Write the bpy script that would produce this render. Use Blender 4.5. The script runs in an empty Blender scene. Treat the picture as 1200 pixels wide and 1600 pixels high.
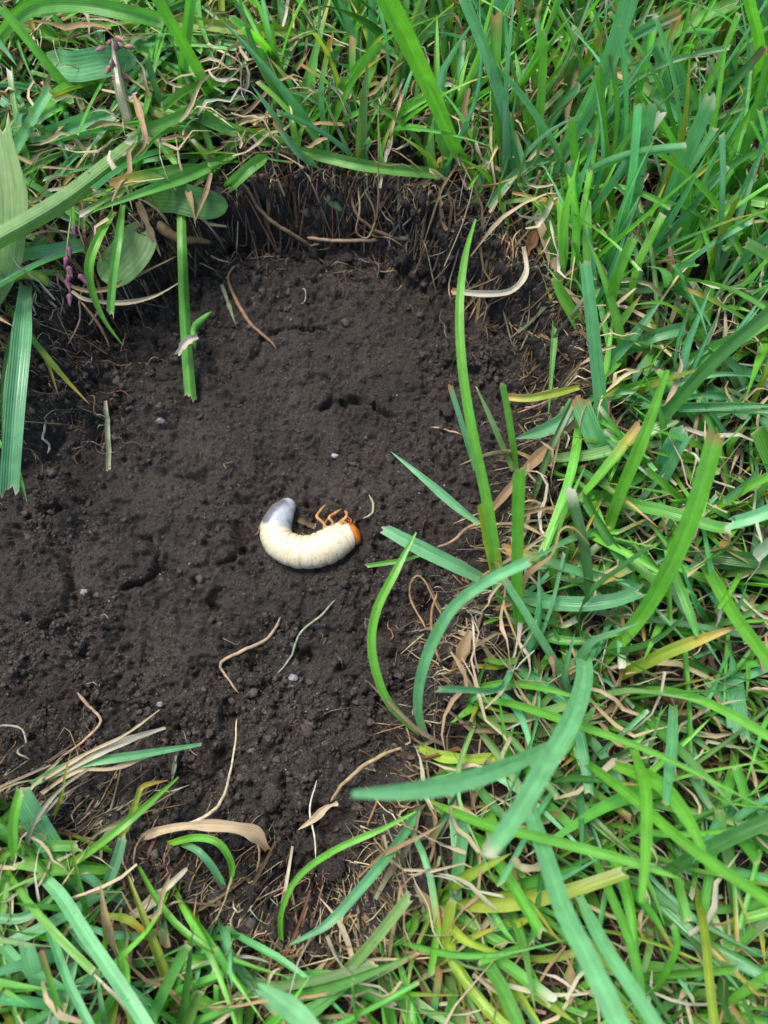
import bpy, math, random
import numpy as np
from mathutils import Vector

random.seed(7); rng = np.random.default_rng(7)
SC = bpy.context.scene
COL = SC.collection
R = math.radians

# ------------------------------------------------------------------ camera, sky, sun, exposure
F = 1202.0                     # focal length in photo pixels (photo 1200 x 1600)
TILT = R(15.0)
HC = 0.185                     # camera height over the lawn soil
DEPTH = 0.022                  # depth of the dug hole
YC = -(HC + DEPTH) * math.tan(TILT)
cam_d = bpy.data.cameras.new('camera'); cam = bpy.data.objects.new('camera', cam_d); COL.objects.link(cam)
cam.location = (0, YC, HC); cam.rotation_euler = (TILT, 0, 0)
cam_d.sensor_fit = 'VERTICAL'; cam_d.sensor_height = 34.6; cam_d.lens = 34.6 * F / 1600
cam_d.clip_start = 0.005; cam_d.clip_end = 2000
cam_d.dof.use_dof = True; cam_d.dof.focus_distance = (HC + DEPTH) / math.cos(TILT) - .022; cam_d.dof.aperture_fstop = 16
SC.camera = cam

w = bpy.data.worlds.new('World'); SC.world = w; w.use_nodes = True
nt = w.node_tree; bg = nt.nodes['Background']
sky = nt.nodes.new('ShaderNodeTexSky'); sky.sky_type = 'NISHITA'; sky.sun_disc = False
SUN_EL, SUN_AZ = R(66), R(-40)          # azimuth clockwise from +Y
sky.sun_elevation = SUN_EL; sky.sun_rotation = SUN_AZ
sky.air_density = 1.0; sky.dust_density = 3.0; sky.ozone_density = 1.0
nt.links.new(sky.outputs[0], bg.inputs[0]); bg.inputs[1].default_value = 0.115
sd = bpy.data.lights.new('sun', 'SUN'); so = bpy.data.objects.new('sun', sd); COL.objects.link(so)
sd.energy = 1.5; sd.angle = R(18); sd.color = (1, .96, .9)
dirv = Vector((math.sin(SUN_AZ) * math.cos(SUN_EL), math.cos(SUN_AZ) * math.cos(SUN_EL), math.sin(SUN_EL)))
so.rotation_euler = (-dirv).to_track_quat('-Z', 'Y').to_euler(); so.location = dirv * 5
vs = SC.view_settings; vs.view_transform = 'Standard'; vs.look = 'None'; vs.gamma = 1; vs.use_curve_mapping = False
vs.exposure = 1.55
SC.render.engine = 'CYCLES'
SC.cycles.use_denoising = True; SC.cycles.use_adaptive_sampling = True; SC.cycles.adaptive_threshold = .012
try: SC.cycles.denoiser = 'OPENIMAGEDENOISE'
except Exception: pass
SC.cycles.max_bounces = 8; SC.cycles.diffuse_bounces = 3; SC.cycles.glossy_bounces = 2; SC.cycles.transparent_max_bounces = 8

# ------------------------------------------------------------------ pixel -> place
_v = np.array([0, math.sin(TILT), -math.cos(TILT)]); _u = np.array([0, math.cos(TILT), math.sin(TILT)])
CP = np.array([0, YC, HC])
def ray(px, py): return np.array([(px - 600) / F, 0, 0]) + _u * (800 - py) / F + _v
def at(px, py, z=0.0):
    d = ray(px, py); s = (z - HC) / d[2]
    return CP + d * s
def mm_per_px(p): return float(np.dot(p - CP, _v)) / F      # metres per photo pixel at p

# ------------------------------------------------------------------ noise
def _hash(i, j, seed):
    n = (i.astype(np.int64) * 374761393 + j.astype(np.int64) * 668265263 + seed * 2147483647) & 0xffffffff
    n = ((n ^ (n >> 13)) * 1274126177) & 0xffffffff
    n = (n ^ (n >> 16)) & 0xffffffff
    return n / 4294967295.0
def vnoise(x, y, seed=0):
    i = np.floor(x); j = np.floor(y); fx = x - i; fy = y - j
    fx = fx * fx * fx * (fx * (fx * 6 - 15) + 10); fy = fy * fy * fy * (fy * (fy * 6 - 15) + 10)
    a = _hash(i, j, seed); b = _hash(i + 1, j, seed); c = _hash(i, j + 1, seed); d = _hash(i + 1, j + 1, seed)
    return (a + (b - a) * fx) * (1 - fy) + (c + (d - c) * fx) * fy
def fbm(x, y, seed=0, octv=4):
    t = 0; amp = .5; tot = 0
    for o in range(octv):
        t = t + amp * vnoise(x * 2 ** o + 17.3 * o, y * 2 ** o - 9.1 * o, seed + o); tot += amp; amp *= .5
    return t / tot * 2 - 1
def worley(x, y, seed=0):
    i = np.floor(x); j = np.floor(y); f1 = np.full(x.shape, 9.0); f2 = np.full(x.shape, 9.0)
    for di in (-1, 0, 1):
        for dj in (-1, 0, 1):
            ci = i + di; cj = j + dj
            dx = ci + _hash(ci, cj, seed) - x; dy = cj + _hash(ci, cj, seed + 91) - y
            d = np.sqrt(dx * dx + dy * dy)
            f2 = np.minimum(f2, np.maximum(f1, d)); f1 = np.minimum(f1, d)
    return f1, f2
def sstep(a, b, x):
    t = np.clip((x - a) / (b - a), 0, 1); return t * t * (3 - 2 * t)

# ------------------------------------------------------------------ the hole: rim, floor, relief
RIM_PX = [(330, 292), (450, 285), (600, 292), (690, 322), (760, 368), (835, 420), (890, 490), (908, 580), (885, 665), (840, 740), (800, 815),
          (775, 890), (745, 955), (705, 1050), (668, 1130), (640, 1210), (632, 1300), (628, 1390), (585, 1452), (520, 1492), (430, 1460), (340, 1395),
          (235, 1325), (130, 1275), (60, 1235), (-40, 1222), (-420, 1215), (-440, 740), (-160, 715), (-70, 660), (-45, 575), (15, 488), (130, 425), (235, 352)]
RIM = np.array([at(x, y, 0)[:2] for x, y in RIM_PX])
def pit_dist(x, y):            # positive inside the hole, metres
    d = np.full(x.shape, 1e9); inside = np.zeros(x.shape, bool); n = len(RIM)
    for k in range(n):
        ax, ay = RIM[k]; bx, by = RIM[(k + 1) % n]
        ex, ey = bx - ax, by - ay
        t = np.clip(((x - ax) * ex + (y - ay) * ey) / (ex * ex + ey * ey), 0, 1)
        d = np.minimum(d, (x - ax - t * ex) ** 2 + (y - ay - t * ey) ** 2)
        c = ((ay > y) != (by > y)) & (x < (bx - ax) * (y - ay) / (by - ay + 1e-12) + ax)
        inside ^= c
    d = np.sqrt(d); return np.where(inside, d, -d)

# the grub's centre line (photo pixels, tail -> head) and half widths in pixels
GRUB_PX = [(452, 777, 8), (448, 786, 14), (440, 799, 20), (433, 814, 23.5), (430, 831, 25), (437, 847, 25.5), (452, 857, 26), (470, 862, 26.5), (490, 861, 27),
           (508, 855, 28), (524, 846, 27.5), (537, 838, 25), (547, 833.5, 21)]
FLOOR0 = -DEPTH
GRUB_C = np.array([at(x, y, FLOOR0 + .0045) for x, y, r in GRUB_PX])
GRUB_R = np.array([r for _, _, r in GRUB_PX]) * mm_per_px(at(480, 840, FLOOR0 + .004))
def blobs(x, y, lst, zz=FLOOR0):
    m = np.zeros(x.shape)
    for px, py, r in lst:
        c = at(px, py, zz); s = r * mm_per_px(c)
        m = np.maximum(m, np.exp(-((x - c[0]) ** 2 + (y - c[1]) ** 2) / (s * s)))
    return m
SMOOTH = [(470, 640, 130), (560, 560, 120), (330, 680, 100), (420, 560, 110), (620, 480, 70), (250, 1000, 80), (390, 940, 60), (60, 920, 60), (260, 780, 80)]
LOOSE = [(500, 1150, 150), (300, 1230, 120), (430, 1330, 120), (620, 900, 80), (90, 800, 60), (170, 1080, 90), (250, 460, 80), (400, 400, 80), (650, 400, 60), (120, 620, 80), (70, 1050, 80), (740, 560, 60)]
PLATES = [(48, 915, 58, 52), (383, 950, 52, 46), (300, 700, 62, 45), (190, 880, 50, 38), (470, 560, 80, 50), (130, 985, 60, 30), (330, 850, 48, 36), (560, 680, 60, 60)]
def height(x, y):
    d0 = pit_dist(x, y)
    near = sstep(-.05, -.005, d0)
    d = d0 + .0035 * fbm(x * 90, y * 90, 3, 3)
    p = at(70, 590, -.01)
    slopew = .009 + .004 * fbm(x * 60, y * 60, 8, 2) + .018 * np.exp(-((x - p[0]) ** 2 + (y - p[1]) ** 2) / .018 ** 2)
    prof = sstep(-.002, 1, d / np.maximum(slopew, .004))
    h = -DEPTH * prof
    lawn = 1 - prof
    sm = blobs(x, y, SMOOTH); lo = np.clip(blobs(x, y, LOOSE) + .8 * lawn, 0, 1)
    rough = np.clip(.66 - .38 * sm + .75 * lo, .28, 1.3)
    h = h + .0022 * fbm(x * 28, y * 28, 11, 3)
    # lumps, crumbs and grains at falling sizes, strongly warped so that no cell pattern shows
    w1 = fbm(x * 170, y * 170, 21, 4); w2 = fbm(x * 170, y * 170, 26, 4)
    h = h + .0024 * rough * (1 - 2 * np.abs(fbm(x * 75, y * 75, 12, 4))) * .6
    f1, f2 = worley(x / .0052 + 1.1 * w1, y / .0052 + 1.1 * w2, 31)
    h = h + rough * .0034 * (np.sqrt(np.clip(1 - f1 * f1, 0, 1)) - .6)
    f1, f2 = worley(x / .0024 + 1.6 * w2, y / .0024 + 1.6 * w1, 32)
    h = h + (.12 + .88 * rough) * .0018 * (np.sqrt(np.clip(1 - f1 * f1, 0, 1)) - .6)
    f1, f2 = worley(x / .00125 + 2.1 * w1, y / .00125 + 2.1 * w2, 33)
    h = h + (.45 + .55 * rough) * .0010 * (np.sqrt(np.clip(1 - f1 * f1, 0, 1)) - .6)
    h = h + .0012 * rough * fbm(x * 380, y * 380, 51, 4) + .00062 * fbm(x * 1000, y * 1000, 52, 2)
    # small pits and torn holes between the crumbs
    pit = fbm(x * 150, y * 150, 57, 4); h = h - .0036 * np.clip(rough, 0, 1) * sstep(.24, .55, pit)
    pit = fbm(x * 420, y * 420, 58, 3); h = h - .0020 * np.clip(rough + .2, 0, 1) * sstep(.18, .44, pit)
    cr = np.abs(fbm(x * 105 + .6 * w1, y * 105 + .6 * w2, 59, 4)); h = h - .0030 * np.clip(rough, 0, 1) * sstep(.085, .0, cr) * sstep(.40, .62, vnoise(x * 60, y * 60, 66))
    # pressed plates of soil, their edges broken
    ex = .30 * fbm(x * 120, y * 120, 61, 5); ey = .30 * fbm(x * 120, y * 120, 62, 5)
    for k, (px, py, rx, ry) in enumerate(PLATES):
        c = at(px, py, FLOOR0); s = mm_per_px(c)
        e = np.sqrt(((x - c[0]) / (rx * s) + ex * 1.3) ** 2 + ((y - c[1]) / (ry * s) + ey * 1.3) ** 2)
        a_ = np.arctan2(y - c[1], x - c[0])
        side = .5 + .5 * np.cos(a_ - (-.4 + k * 2.1))
        h = h + sstep(1.02, .9, e) * .0014 * (1 - .4 * e) * (.3 + .7 * side)
        h = h - .0048 * np.exp(-((e - 1.08) / .085) ** 2) * side ** 1.5 * sstep(.35, .6, vnoise(x * 210, y * 210, 71 + k))
    # the hollow the grub lies in
    dg = np.full(x.shape, 9.0)
    for c, r in zip(GRUB_C, GRUB_R): dg = np.minimum(dg, np.hypot(x - c[0], y - c[1]) / r)
    k = sstep(1.9, .75, dg)
    h = h * (1 - k) + k * (FLOOR0 + .0003 + .0006 * fbm(x * 500, y * 500, 77, 3))
    c = at(490, 815, FLOOR0); h = h - .0022 * np.exp(-((x - c[0]) ** 2 + (y - c[1]) ** 2) / .0042 ** 2)
    # lawn ground gets gently lumpy away from the hole
    return h * 1.0 + lawn * (1 - near) * .004 * fbm(x * 6, y * 6, 81, 3)

def axis(lo, hi, step, far):
    mid = np.arange(lo, hi, step); out = []; s = step; v = hi
    while v < far: s *= 1.32; v += s; out.append(v)
    up = np.array(out); out = []; s = step; v = lo
    while v > -far: s *= 1.32; v -= s; out.append(v)
    return np.concatenate([np.array(out)[::-1], mid, up])
AX = axis(-.135, .135, .00048, 400); AY = axis(-.15, .185, .00048, 400)
GX, GY = np.meshgrid(AX, AY)
GZ = np.zeros(GX.shape)
core = (np.abs(GX) < 3) & (np.abs(GY) < 3)
GZ[core] = height(GX[core], GY[core])
GZ[core] += rng.normal(size=int(core.sum())) * .00013
GXW, GYW = GX.copy(), GY.copy()
_d = np.full(GX.shape, -1.0); _d[core] = pit_dist(GX[core], GY[core])
_gy, _gx = np.gradient(_d, AY, AX); _w = sstep(-.004, .002, _d) * sstep(.016, .008, _d)      # the cut walls: push the sheet in and out
_n = .0028 * fbm((GX + GY) * 330 + 3, GZ * 420 + (GX - GY) * 90, 15, 4) + .0012 * fbm((GX - GY) * 700, GZ * 800 + (GX + GY) * 300, 16, 3)
GXW += _w * _gx * _n; GYW += _w * _gy * _n
from bisect import bisect_left
def hz(x, y):                   # height of the built sheet (bilinear)
    i = min(max(bisect_left(AXL, x), 1), len(AXL) - 1); j = min(max(bisect_left(AYL, y), 1), len(AYL) - 1)
    tx = (x - AXL[i - 1]) / (AXL[i] - AXL[i - 1]); ty = (y - AYL[j - 1]) / (AYL[j] - AYL[j - 1])
    return float((GZ[j - 1, i - 1] * (1 - tx) + GZ[j - 1, i] * tx) * (1 - ty) + (GZ[j, i - 1] * (1 - tx) + GZ[j, i] * tx) * ty)
AXL = AX.tolist(); AYL = AY.tolist()
def ground(px, py, lift=0.0):   # the point of the built ground seen at a pixel
    z = -.01
    for _ in range(14):
        p = at(px, py, z); z = .5 * z + .5 * hz(p[0], p[1])
    p = at(px, py, z); p[2] = hz(p[0], p[1]) + lift
    return p

# ------------------------------------------------------------------ materials
def new_mat(name):
    m = bpy.data.materials.new(name); m.use_nodes = True; t = m.node_tree
    for n in list(t.nodes): t.nodes.remove(n)
    return m, t, t.nodes, t.links
def node(t, typ, **kw):
    n = t.nodes.new(typ)
    for k, v in kw.items():
        if k.startswith('i_'):
            n.inputs[k[2:].replace('_', ' ')].default_value = v
        else: setattr(n, k, v)
    return n
def mixc(t, a, b, fac, blend='MIX'):
    n = t.nodes.new('ShaderNodeMix'); n.data_type = 'RGBA'; n.blend_type = blend
    for sock, v in ((n.inputs[0], fac), (n.inputs[6], a), (n.inputs[7], b)):
        if hasattr(v, 'is_linked') or hasattr(v, 'links'): t.links.new(v, sock)
        else: sock.default_value = v if not isinstance(v, tuple) else (*v, 1)
    return n.outputs[2]
def ramp(t, src, stops):
    n = t.nodes.new('ShaderNodeValToRGB'); e = n.color_ramp.elements
    while len(e) < len(stops): e.new(.5)
    for k, (p, c) in enumerate(stops): e[k].position = p; e[k].color = (*c, 1) if isinstance(c, tuple) else (c, c, c, 1)
    t.links.new(src, n.inputs[0]); return n.outputs[0]

def soil_material(name, dark=1.0):
    m, t, N, L = new_mat(name)
    tc = node(t, 'ShaderNodeTexCoord'); geo = node(t, 'ShaderNodeNewGeometry')
    pos = geo.outputs['Position']
    n1 = node(t, 'ShaderNodeTexNoise', i_Scale=45.0, i_Detail=5.0); L.new(pos, n1.inputs['Vector'])
    n2 = node(t, 'ShaderNodeTexNoise', i_Scale=1700.0, i_Detail=4.0, i_Roughness=.75); L.new(pos, n2.inputs['Vector'])
    n3 = node(t, 'ShaderNodeTexVoronoi', i_Scale=1900.0); L.new(pos, n3.inputs['Vector'])
    n4 = node(t, 'ShaderNodeTexVoronoi', i_Scale=2600.0); L.new(pos, n4.inputs['Vector'])
    c = ramp(t, n1.outputs[0], [(.3, (.0250 * dark, .0203 * dark, .0168 * dark)), (.7, (.0480 * dark, .0390 * dark, .0325 * dark))])
    c = mixc(t, c, ramp(t, n2.outputs[0], [(.36, .45), (.64, 1.6)]), 1.0, 'MULTIPLY')
    sp = ramp(t, n3.outputs['Distance'], [(.10, 1.0), (.30, 0.0)])
    rnd = node(t, 'ShaderNodeSeparateColor'); L.new(n3.outputs['Color'], rnd.inputs[0])
    gt = node(t, 'ShaderNodeMath', operation='GREATER_THAN'); L.new(rnd.outputs[0], gt.inputs[0]); gt.inputs[1].default_value = .86
    mu = node(t, 'ShaderNodeMath', operation='MULTIPLY'); L.new(gt.outputs[0], mu.inputs[0]); L.new(sp, mu.inputs[1])
    c = mixc(t, c, (.22, .195, .18), mu.outputs[0])
    at_ = node(t, 'ShaderNodeAttribute', attribute_name='Turf')
    c = mixc(t, c, (.05, .095, .02), at_.outputs['Fac'])
    b = node(t, 'ShaderNodeBsdfPrincipled'); L.new(c, b.inputs['Base Color'])
    b.inputs['Roughness'].default_value = .85; b.inputs['Specular IOR Level'].default_value = .3
    bm1 = node(t, 'ShaderNodeBump', i_Strength=.9, i_Distance=.0009); L.new(n2.outputs[0], bm1.inputs['Height'])
    bm2 = node(t, 'ShaderNodeBump', i_Strength=.8, i_Distance=.0004); L.new(n4.outputs['Distance'], bm2.inputs['Height']); L.new(bm1.outputs[0], bm2.inputs['Normal'])
    L.new(bm2.outputs[0], b.inputs['Normal'])
    o = node(t, 'ShaderNodeOutputMaterial'); L.new(b.outputs[0], o.inputs[0]); return m
M_SOIL = soil_material('soil')

def crumb_material():
    m, t, N, L = new_mat('soil_crumb')
    a = node(t, 'ShaderNodeAttribute', attribute_name='Col'); geo = node(t, 'ShaderNodeNewGeometry')
    n2 = node(t, 'ShaderNodeTexNoise', i_Scale=1400.0, i_Detail=4.0, i_Roughness=.7); L.new(geo.outputs['Position'], n2.inputs['Vector'])
    c = mixc(t, a.outputs['Color'], ramp(t, n2.outputs[0], [(.36, .55), (.64, 1.5)]), 1.0, 'MULTIPLY')
    b = node(t, 'ShaderNodeBsdfPrincipled'); L.new(c, b.inputs['Base Color']); b.inputs['Roughness'].default_value = .82; b.inputs['Specular IOR Level'].default_value = .3
    bm = node(t, 'ShaderNodeBump', i_Strength=.6, i_Distance=.0004); L.new(n2.outputs[0], bm.inputs['Height']); L.new(bm.outputs[0], b.inputs['Normal'])
    o = node(t, 'ShaderNodeOutputMaterial'); L.new(b.outputs[0], o.inputs[0]); return m
M_CRUMB = crumb_material()

def leaf_material(name, trans, rough, vein, spec):
    m, t, N, L = new_mat(name)
    a = node(t, 'ShaderNodeAttribute', attribute_name='Col'); uv = node(t, 'ShaderNodeUVMap')
    sep = node(t, 'ShaderNodeSeparateXYZ'); L.new(uv.outputs[0], sep.inputs[0])
    mu = node(t, 'ShaderNodeMath', operation='MULTIPLY'); L.new(sep.outputs[0], mu.inputs[0]); mu.inputs[1].default_value = 2 * math.pi * 8
    sn = node(t, 'ShaderNodeMath', operation='SINE'); L.new(mu.outputs[0], sn.inputs[0])
    geo = node(t, 'ShaderNodeNewGeometry')
    n1 = node(t, 'ShaderNodeTexNoise', i_Scale=260.0, i_Detail=4.0); L.new(geo.outputs['Position'], n1.inputs['Vector'])
    mp = node(t, 'ShaderNodeMapping'); L.new(uv.outputs[0], mp.inputs[0]); mp.inputs['Scale'].default_value = (26, 3, 1)
    oi = node(t, 'ShaderNodeObjectInfo'); cx = node(t, 'ShaderNodeCombineXYZ'); L.new(oi.outputs['Random'], cx.inputs[2])
    sc_ = node(t, 'ShaderNodeVectorMath', operation='SCALE'); L.new(cx.outputs[0], sc_.inputs[0]); sc_.inputs['Scale'].default_value = 40
    ad = node(t, 'ShaderNodeVectorMath', operation='ADD'); L.new(mp.outputs[0], ad.inputs[0]); L.new(sc_.outputs[0], ad.inputs[1])
    n2 = node(t, 'ShaderNodeTexNoise', i_Scale=1.0, i_Detail=3.0); L.new(ad.outputs[0], n2.inputs['Vector'])
    mr = node(t, 'ShaderNodeMapRange'); L.new(sn.outputs[0], mr.inputs[0])
    mr.inputs['From Min'].default_value = -1; mr.inputs['To Min'].default_value = 1 - vein; mr.inputs['To Max'].default_value = 1 + vein
    c = mixc(t, a.outputs['Color'], mr.outputs[0], 1.0, 'MULTIPLY')
    c = mixc(t, c, ramp(t, n1.outputs[0], [(.34, .88), (.66, 1.12)]), 1.0, 'MULTIPLY')
    c = mixc(t, c, ramp(t, n2.outputs[0], [(.32, .82), (.68, 1.16)]), 1.0, 'MULTIPLY')
    # small bruise specks
    n3 = node(t, 'ShaderNodeTexNoise', i_Scale=900.0, i_Detail=2.0); L.new(geo.outputs['Position'], n3.inputs['Vector'])
    c = mixc(t, c, (.07, .06, .03), ramp(t, n3.outputs[0], [(.70, 0.0), (.76, .55)]))
    b = node(t, 'ShaderNodeBsdfPrincipled'); L.new(c, b.inputs['Base Color']); b.inputs['Roughness'].default_value = rough
    b.inputs['Specular IOR Level'].default_value = spec
    bm = node(t, 'ShaderNodeBump', i_Strength=min(.35, vein * 3), i_Distance=.00025); L.new(sn.outputs[0], bm.inputs['Height']); L.new(bm.outputs[0], b.inputs['Normal'])
    tr = node(t, 'ShaderNodeBsdfTranslucent'); c2 = mixc(t, c, (1.05, 1.25, .55), 1.0, 'MULTIPLY'); L.new(c2, tr.inputs[0])
    mx = node(t, 'ShaderNodeMixShader'); mx.inputs[0].default_value = trans
    L.new(b.outputs[0], mx.inputs[1]); L.new(tr.outputs[0], mx.inputs[2])
    o = node(t, 'ShaderNodeOutputMaterial'); L.new(mx.outputs[0], o.inputs[0]); return m
M_LEAF = leaf_material('grass_leaf', .42, .33, .085, .6)
M_WEED = leaf_material('weed_leaf', .35, .5, .035, .4)
M_DRY = leaf_material('dry_leaf', .22, .65, .16, .3)

def thread_material():
    m, t, N, L = new_mat('root_thread')
    a = node(t, 'ShaderNodeAttribute', attribute_name='Col'); geo = node(t, 'ShaderNodeNewGeometry')
    n1 = node(t, 'ShaderNodeTexNoise', i_Scale=700.0, i_Detail=4.0); L.new(geo.outputs['Position'], n1.inputs['Vector'])
    c = mixc(t, a.outputs['Color'], ramp(t, n1.outputs[0], [(.25, .5), (.75, 1.35)]), 1.0, 'MULTIPLY')
    b = node(t, 'ShaderNodeBsdfPrincipled'); L.new(c, b.inputs['Base Color']); b.inputs['Roughness'].default_value = .7
    bm = node(t, 'ShaderNodeBump', i_Strength=.5, i_Distance=.0003); L.new(n1.outputs[0], bm.inputs['Height']); L.new(bm.outputs[0], b.inputs['Normal'])
    o = node(t, 'ShaderNodeOutputMaterial'); L.new(b.outputs[0], o.inputs[0]); return m
M_ROOT = thread_material()

# ------------------------------------------------------------------ mesh plumbing
class Acc:
    def __init__(s): s.v = []; s.f = []; s.c = []; s.uv = []; s.n = 0
    def add(s, v, f, c, uv=None):
        s.v.append(v); s.f.append(np.asarray(f) + s.n); s.c.append(c)
        s.uv.append(uv if uv is not None else np.zeros((len(v), 2))); s.n += len(v)
    def mesh(s, name, smooth=True, origin=None):
        v = np.concatenate(s.v).astype(np.float32); c = np.concatenate(s.c).astype(np.float32); uv = np.concatenate(s.uv).astype(np.float32)
        if origin is not None: v = v - np.asarray(origin, np.float32)
        me = bpy.data.meshes.new(name)
        k = [a for a in s.f if len(a)]
        quads = [a for a in k if a.shape[1] == 4]; tris = [a for a in k if a.shape[1] == 3]
        idx = np.concatenate([np.concatenate(q).ravel() for q in (quads, tris) if q]).astype(np.int32)
        tot = np.concatenate([np.full(sum(len(a) for a in q), n) for q, n in ((quads, 4), (tris, 3)) if q]).astype(np.int32)
        start = np.concatenate([[0], np.cumsum(tot)[:-1]]).astype(np.int32)
        me.vertices.add(len(v)); me.vertices.foreach_set('co', v.ravel())
        me.loops.add(len(idx)); me.loops.foreach_set('vertex_index', idx)
        me.polygons.add(len(tot)); me.polygons.foreach_set('loop_start', start)
        if smooth: me.polygons.foreach_set('use_smooth', np.ones(len(tot), bool))
        me.update(calc_edges=True)
        ca = me.color_attributes.new('Col', 'FLOAT_COLOR', 'POINT')
        ca.data.foreach_set('color', np.concatenate([c, np.ones((len(c), 1), np.float32)], 1).ravel())
        ul = me.uv_layers.new(name='UVMap'); ul.data.foreach_set('uv', uv[idx].ravel())
        return me
def link(name, me, mat, parent=None, loc=None):
    me.materials.append(mat); o = bpy.data.objects.new(name, me); COL.objects.link(o)
    if loc is not None: o.location = [float(q) for q in loc]
    if parent is not None: o.parent = parent
    return o
def tag(o, label, cat, group=None, kind=None):
    o['label'] = label; o['category'] = cat
    if group: o['group'] = group
    if kind: o['kind'] = kind
    return o
def empty(name, loc):
    o = bpy.data.objects.new(name, None); COL.objects.link(o); o.empty_display_size = .005
    o.location = [float(q) for q in loc]; return o

def spline(P, n):
    P = np.asarray(P, float)
    if len(P) == 2: P = np.array([P[0], P.mean(0), P[1]])
    Q = np.vstack([2 * P[0] - P[1], P, 2 * P[-1] - P[-2]])
    seg = np.linalg.norm(np.diff(P, axis=0), axis=1) + 1e-9
    cum = np.concatenate([[0], np.cumsum(seg)]) / seg.sum(); out = []
    for s in (np.linspace(0, 1, n) if np.isscalar(n) else n):
        k = min(max(int(np.searchsorted(cum, s, 'right') - 1), 0), len(P) - 2)
        t = (s - cum[k]) / (cum[k + 1] - cum[k]); a, b, c, d = Q[k:k + 4]
        out.append(.5 * (2 * b + (c - a) * t + (2 * a - 5 * b + 4 * c - d) * t * t + (3 * b - a - 3 * c + d) * t ** 3))
    return np.array(out)
def norm(a): return a / (np.linalg.norm(a, axis=-1, keepdims=True) + 1e-12)

PAL = {'M': (.19, .49, .23), 'B': (.135, .395, .042), 'G': (.108, .340, .052), 'C': (.125, .370, .155), 'D': (.050, .170, .034), 'P': (.170, .310, .095), 'Y': (.240, .340, .035),
       'T': (.30, .205, .110), 'K': (.44, .355, .22), 'O': (.235, .125, .055), 'U': (.150, .098, .056), 'W': (.44, .41, .31), 'S': (.23, .25, .15), 'V': (.25, .07, .13)}
def pal(k, j=.0):
    c = np.array(PAL[k]); return np.clip(c * (1 + j * rng.normal(size=3) * .5 + j * rng.normal()), .005, .9)
TIPC = {'cut': (.42, .38, .22), 'yellow': (.50, .34, .05), 'brown': (.36, .20, .08), 'white': (.55, .52, .40)}
def blade(acc, P, W, col, tip='point', roll=0.0, twist=0.0, fold=.34, n=None, cols=5, base=None, view=None, uneven=0.0, tipcol=None, taper=.35, ridge=.018):
    """a leaf strip along points P (base -> tip), W = widths along it (metres, scalar or list)"""
    P = np.asarray(P, float)
    L = np.linalg.norm(np.diff(P, axis=0), axis=1).sum()
    n = n or int(np.clip(L / .0022, 7, 30))
    dl = min(.06, .0009 / max(L, 1e-4))
    s = np.concatenate([np.linspace(0, 1 - dl, n - 1), [1.0]]) if tip == 'cut' else np.linspace(0, 1, n)
    C = spline(P, s)
    if np.isscalar(W):
        if tip == 'round': wd = W * np.minimum(1, .35 + s / .3) * np.sqrt(np.clip(1 - ((s - .62) / .38).clip(0) ** 2.4, .004, 1))
        elif tip == 'cut': wd = W * (.62 + .38 * sstep(0, taper, s)) * (1 - .10 * s)
        else: wd = W * (.62 + .38 * sstep(0, taper, s)) * np.clip((1 - s) / .55, 0, 1) ** .75
    else: wd = np.interp(s, np.linspace(0, 1, len(W)), W)
    wd = np.maximum(wd, 2e-5)
    if uneven: wd = wd * (1 + uneven * (vnoise(s * 7 + rng.uniform(0, 99), s * 0 + .5, 5) * 2 - 1))
    T = norm(np.gradient(C, s, axis=0))
    V = norm(CP - C) if view is None else np.broadcast_to(view, C.shape)
    Nn = V - (V * T).sum(1, keepdims=True) * T
    Nn = norm(Nn); B = np.cross(T, Nn)
    a = roll + twist * s; ca, sa = np.cos(a)[:, None], np.sin(a)[:, None]
    B2 = B * ca + Nn * sa; N2 = Nn * ca - B * sa
    u = np.linspace(-1, 1, cols); V3 = []
    prof = (np.abs(u) - .5) * fold + (ridge * np.cos(u * 9) if cols > 3 else 0)
    X = C[:, None, :] + B2[:, None, :] * (u[None, :, None] * wd[:, None, None] * .5) + N2[:, None, :] * (prof[None, :, None] * wd[:, None, None])
    if tip == 'cut':
        jag = (rng.uniform(-.30, .35, cols) + np.linspace(-1, 1, cols) * rng.normal(0, .22)) * wd[-1]
        X[-1] += T[-1] * jag[:, None]
        if n > 6: X[-2] += T[-2] * (jag * .85)[:, None]
    X = X.reshape(-1, 3)
    i = np.arange(n - 1)[:, None] * cols + np.arange(cols - 1)[None, :]
    f = np.stack([i, i + 1, i + cols + 1, i + cols], -1).reshape(-1, 4)
    c = np.repeat(np.asarray(col, float)[None, :], n, 0)
    b0 = np.array(base if base is not None else np.array(col) * np.array([1.5, 1.15, 1.1]) + np.array([.03, .02, .01]))
    k = sstep(.22, 0, s)[:, None] * .7; c = c * (1 - k) + b0 * k
    tk = tipcol or tip
    if tk in TIPC:
        start = {'cut': 1 - dl * 1.01, 'white': .945, 'yellow': .66, 'brown': .80}[tk]
        if tip == 'cut' and tk in ('brown', 'white'): start = 1 - dl * 3.5
        elif tk == 'brown':
            k = sstep(.55, .82, s)[:, None] * .8; c = c * (1 - k) + np.array(TIPC['yellow']) * k
        k = sstep(start, 1.0, s)[:, None]; c = c * (1 - k) + np.array(TIPC[tk]) * k
        if tk == 'yellow': k = sstep(.9, 1, s)[:, None]; c = c * (1 - k) + np.array(TIPC['brown']) * k
    cc = np.repeat(c[:, None, :], cols, 1)
    cc[:, cols // 2] *= 1.10
    if cols > 3: cc[:, 0] *= .93; cc[:, -1] *= .93
    uv = np.stack(np.broadcast_arrays((u * .5 + .5)[None, :], (s * L / .03)[:, None]), -1).reshape(-1, 2)
    acc.add(X, f, cc.reshape(-1, 3), uv)
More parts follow.
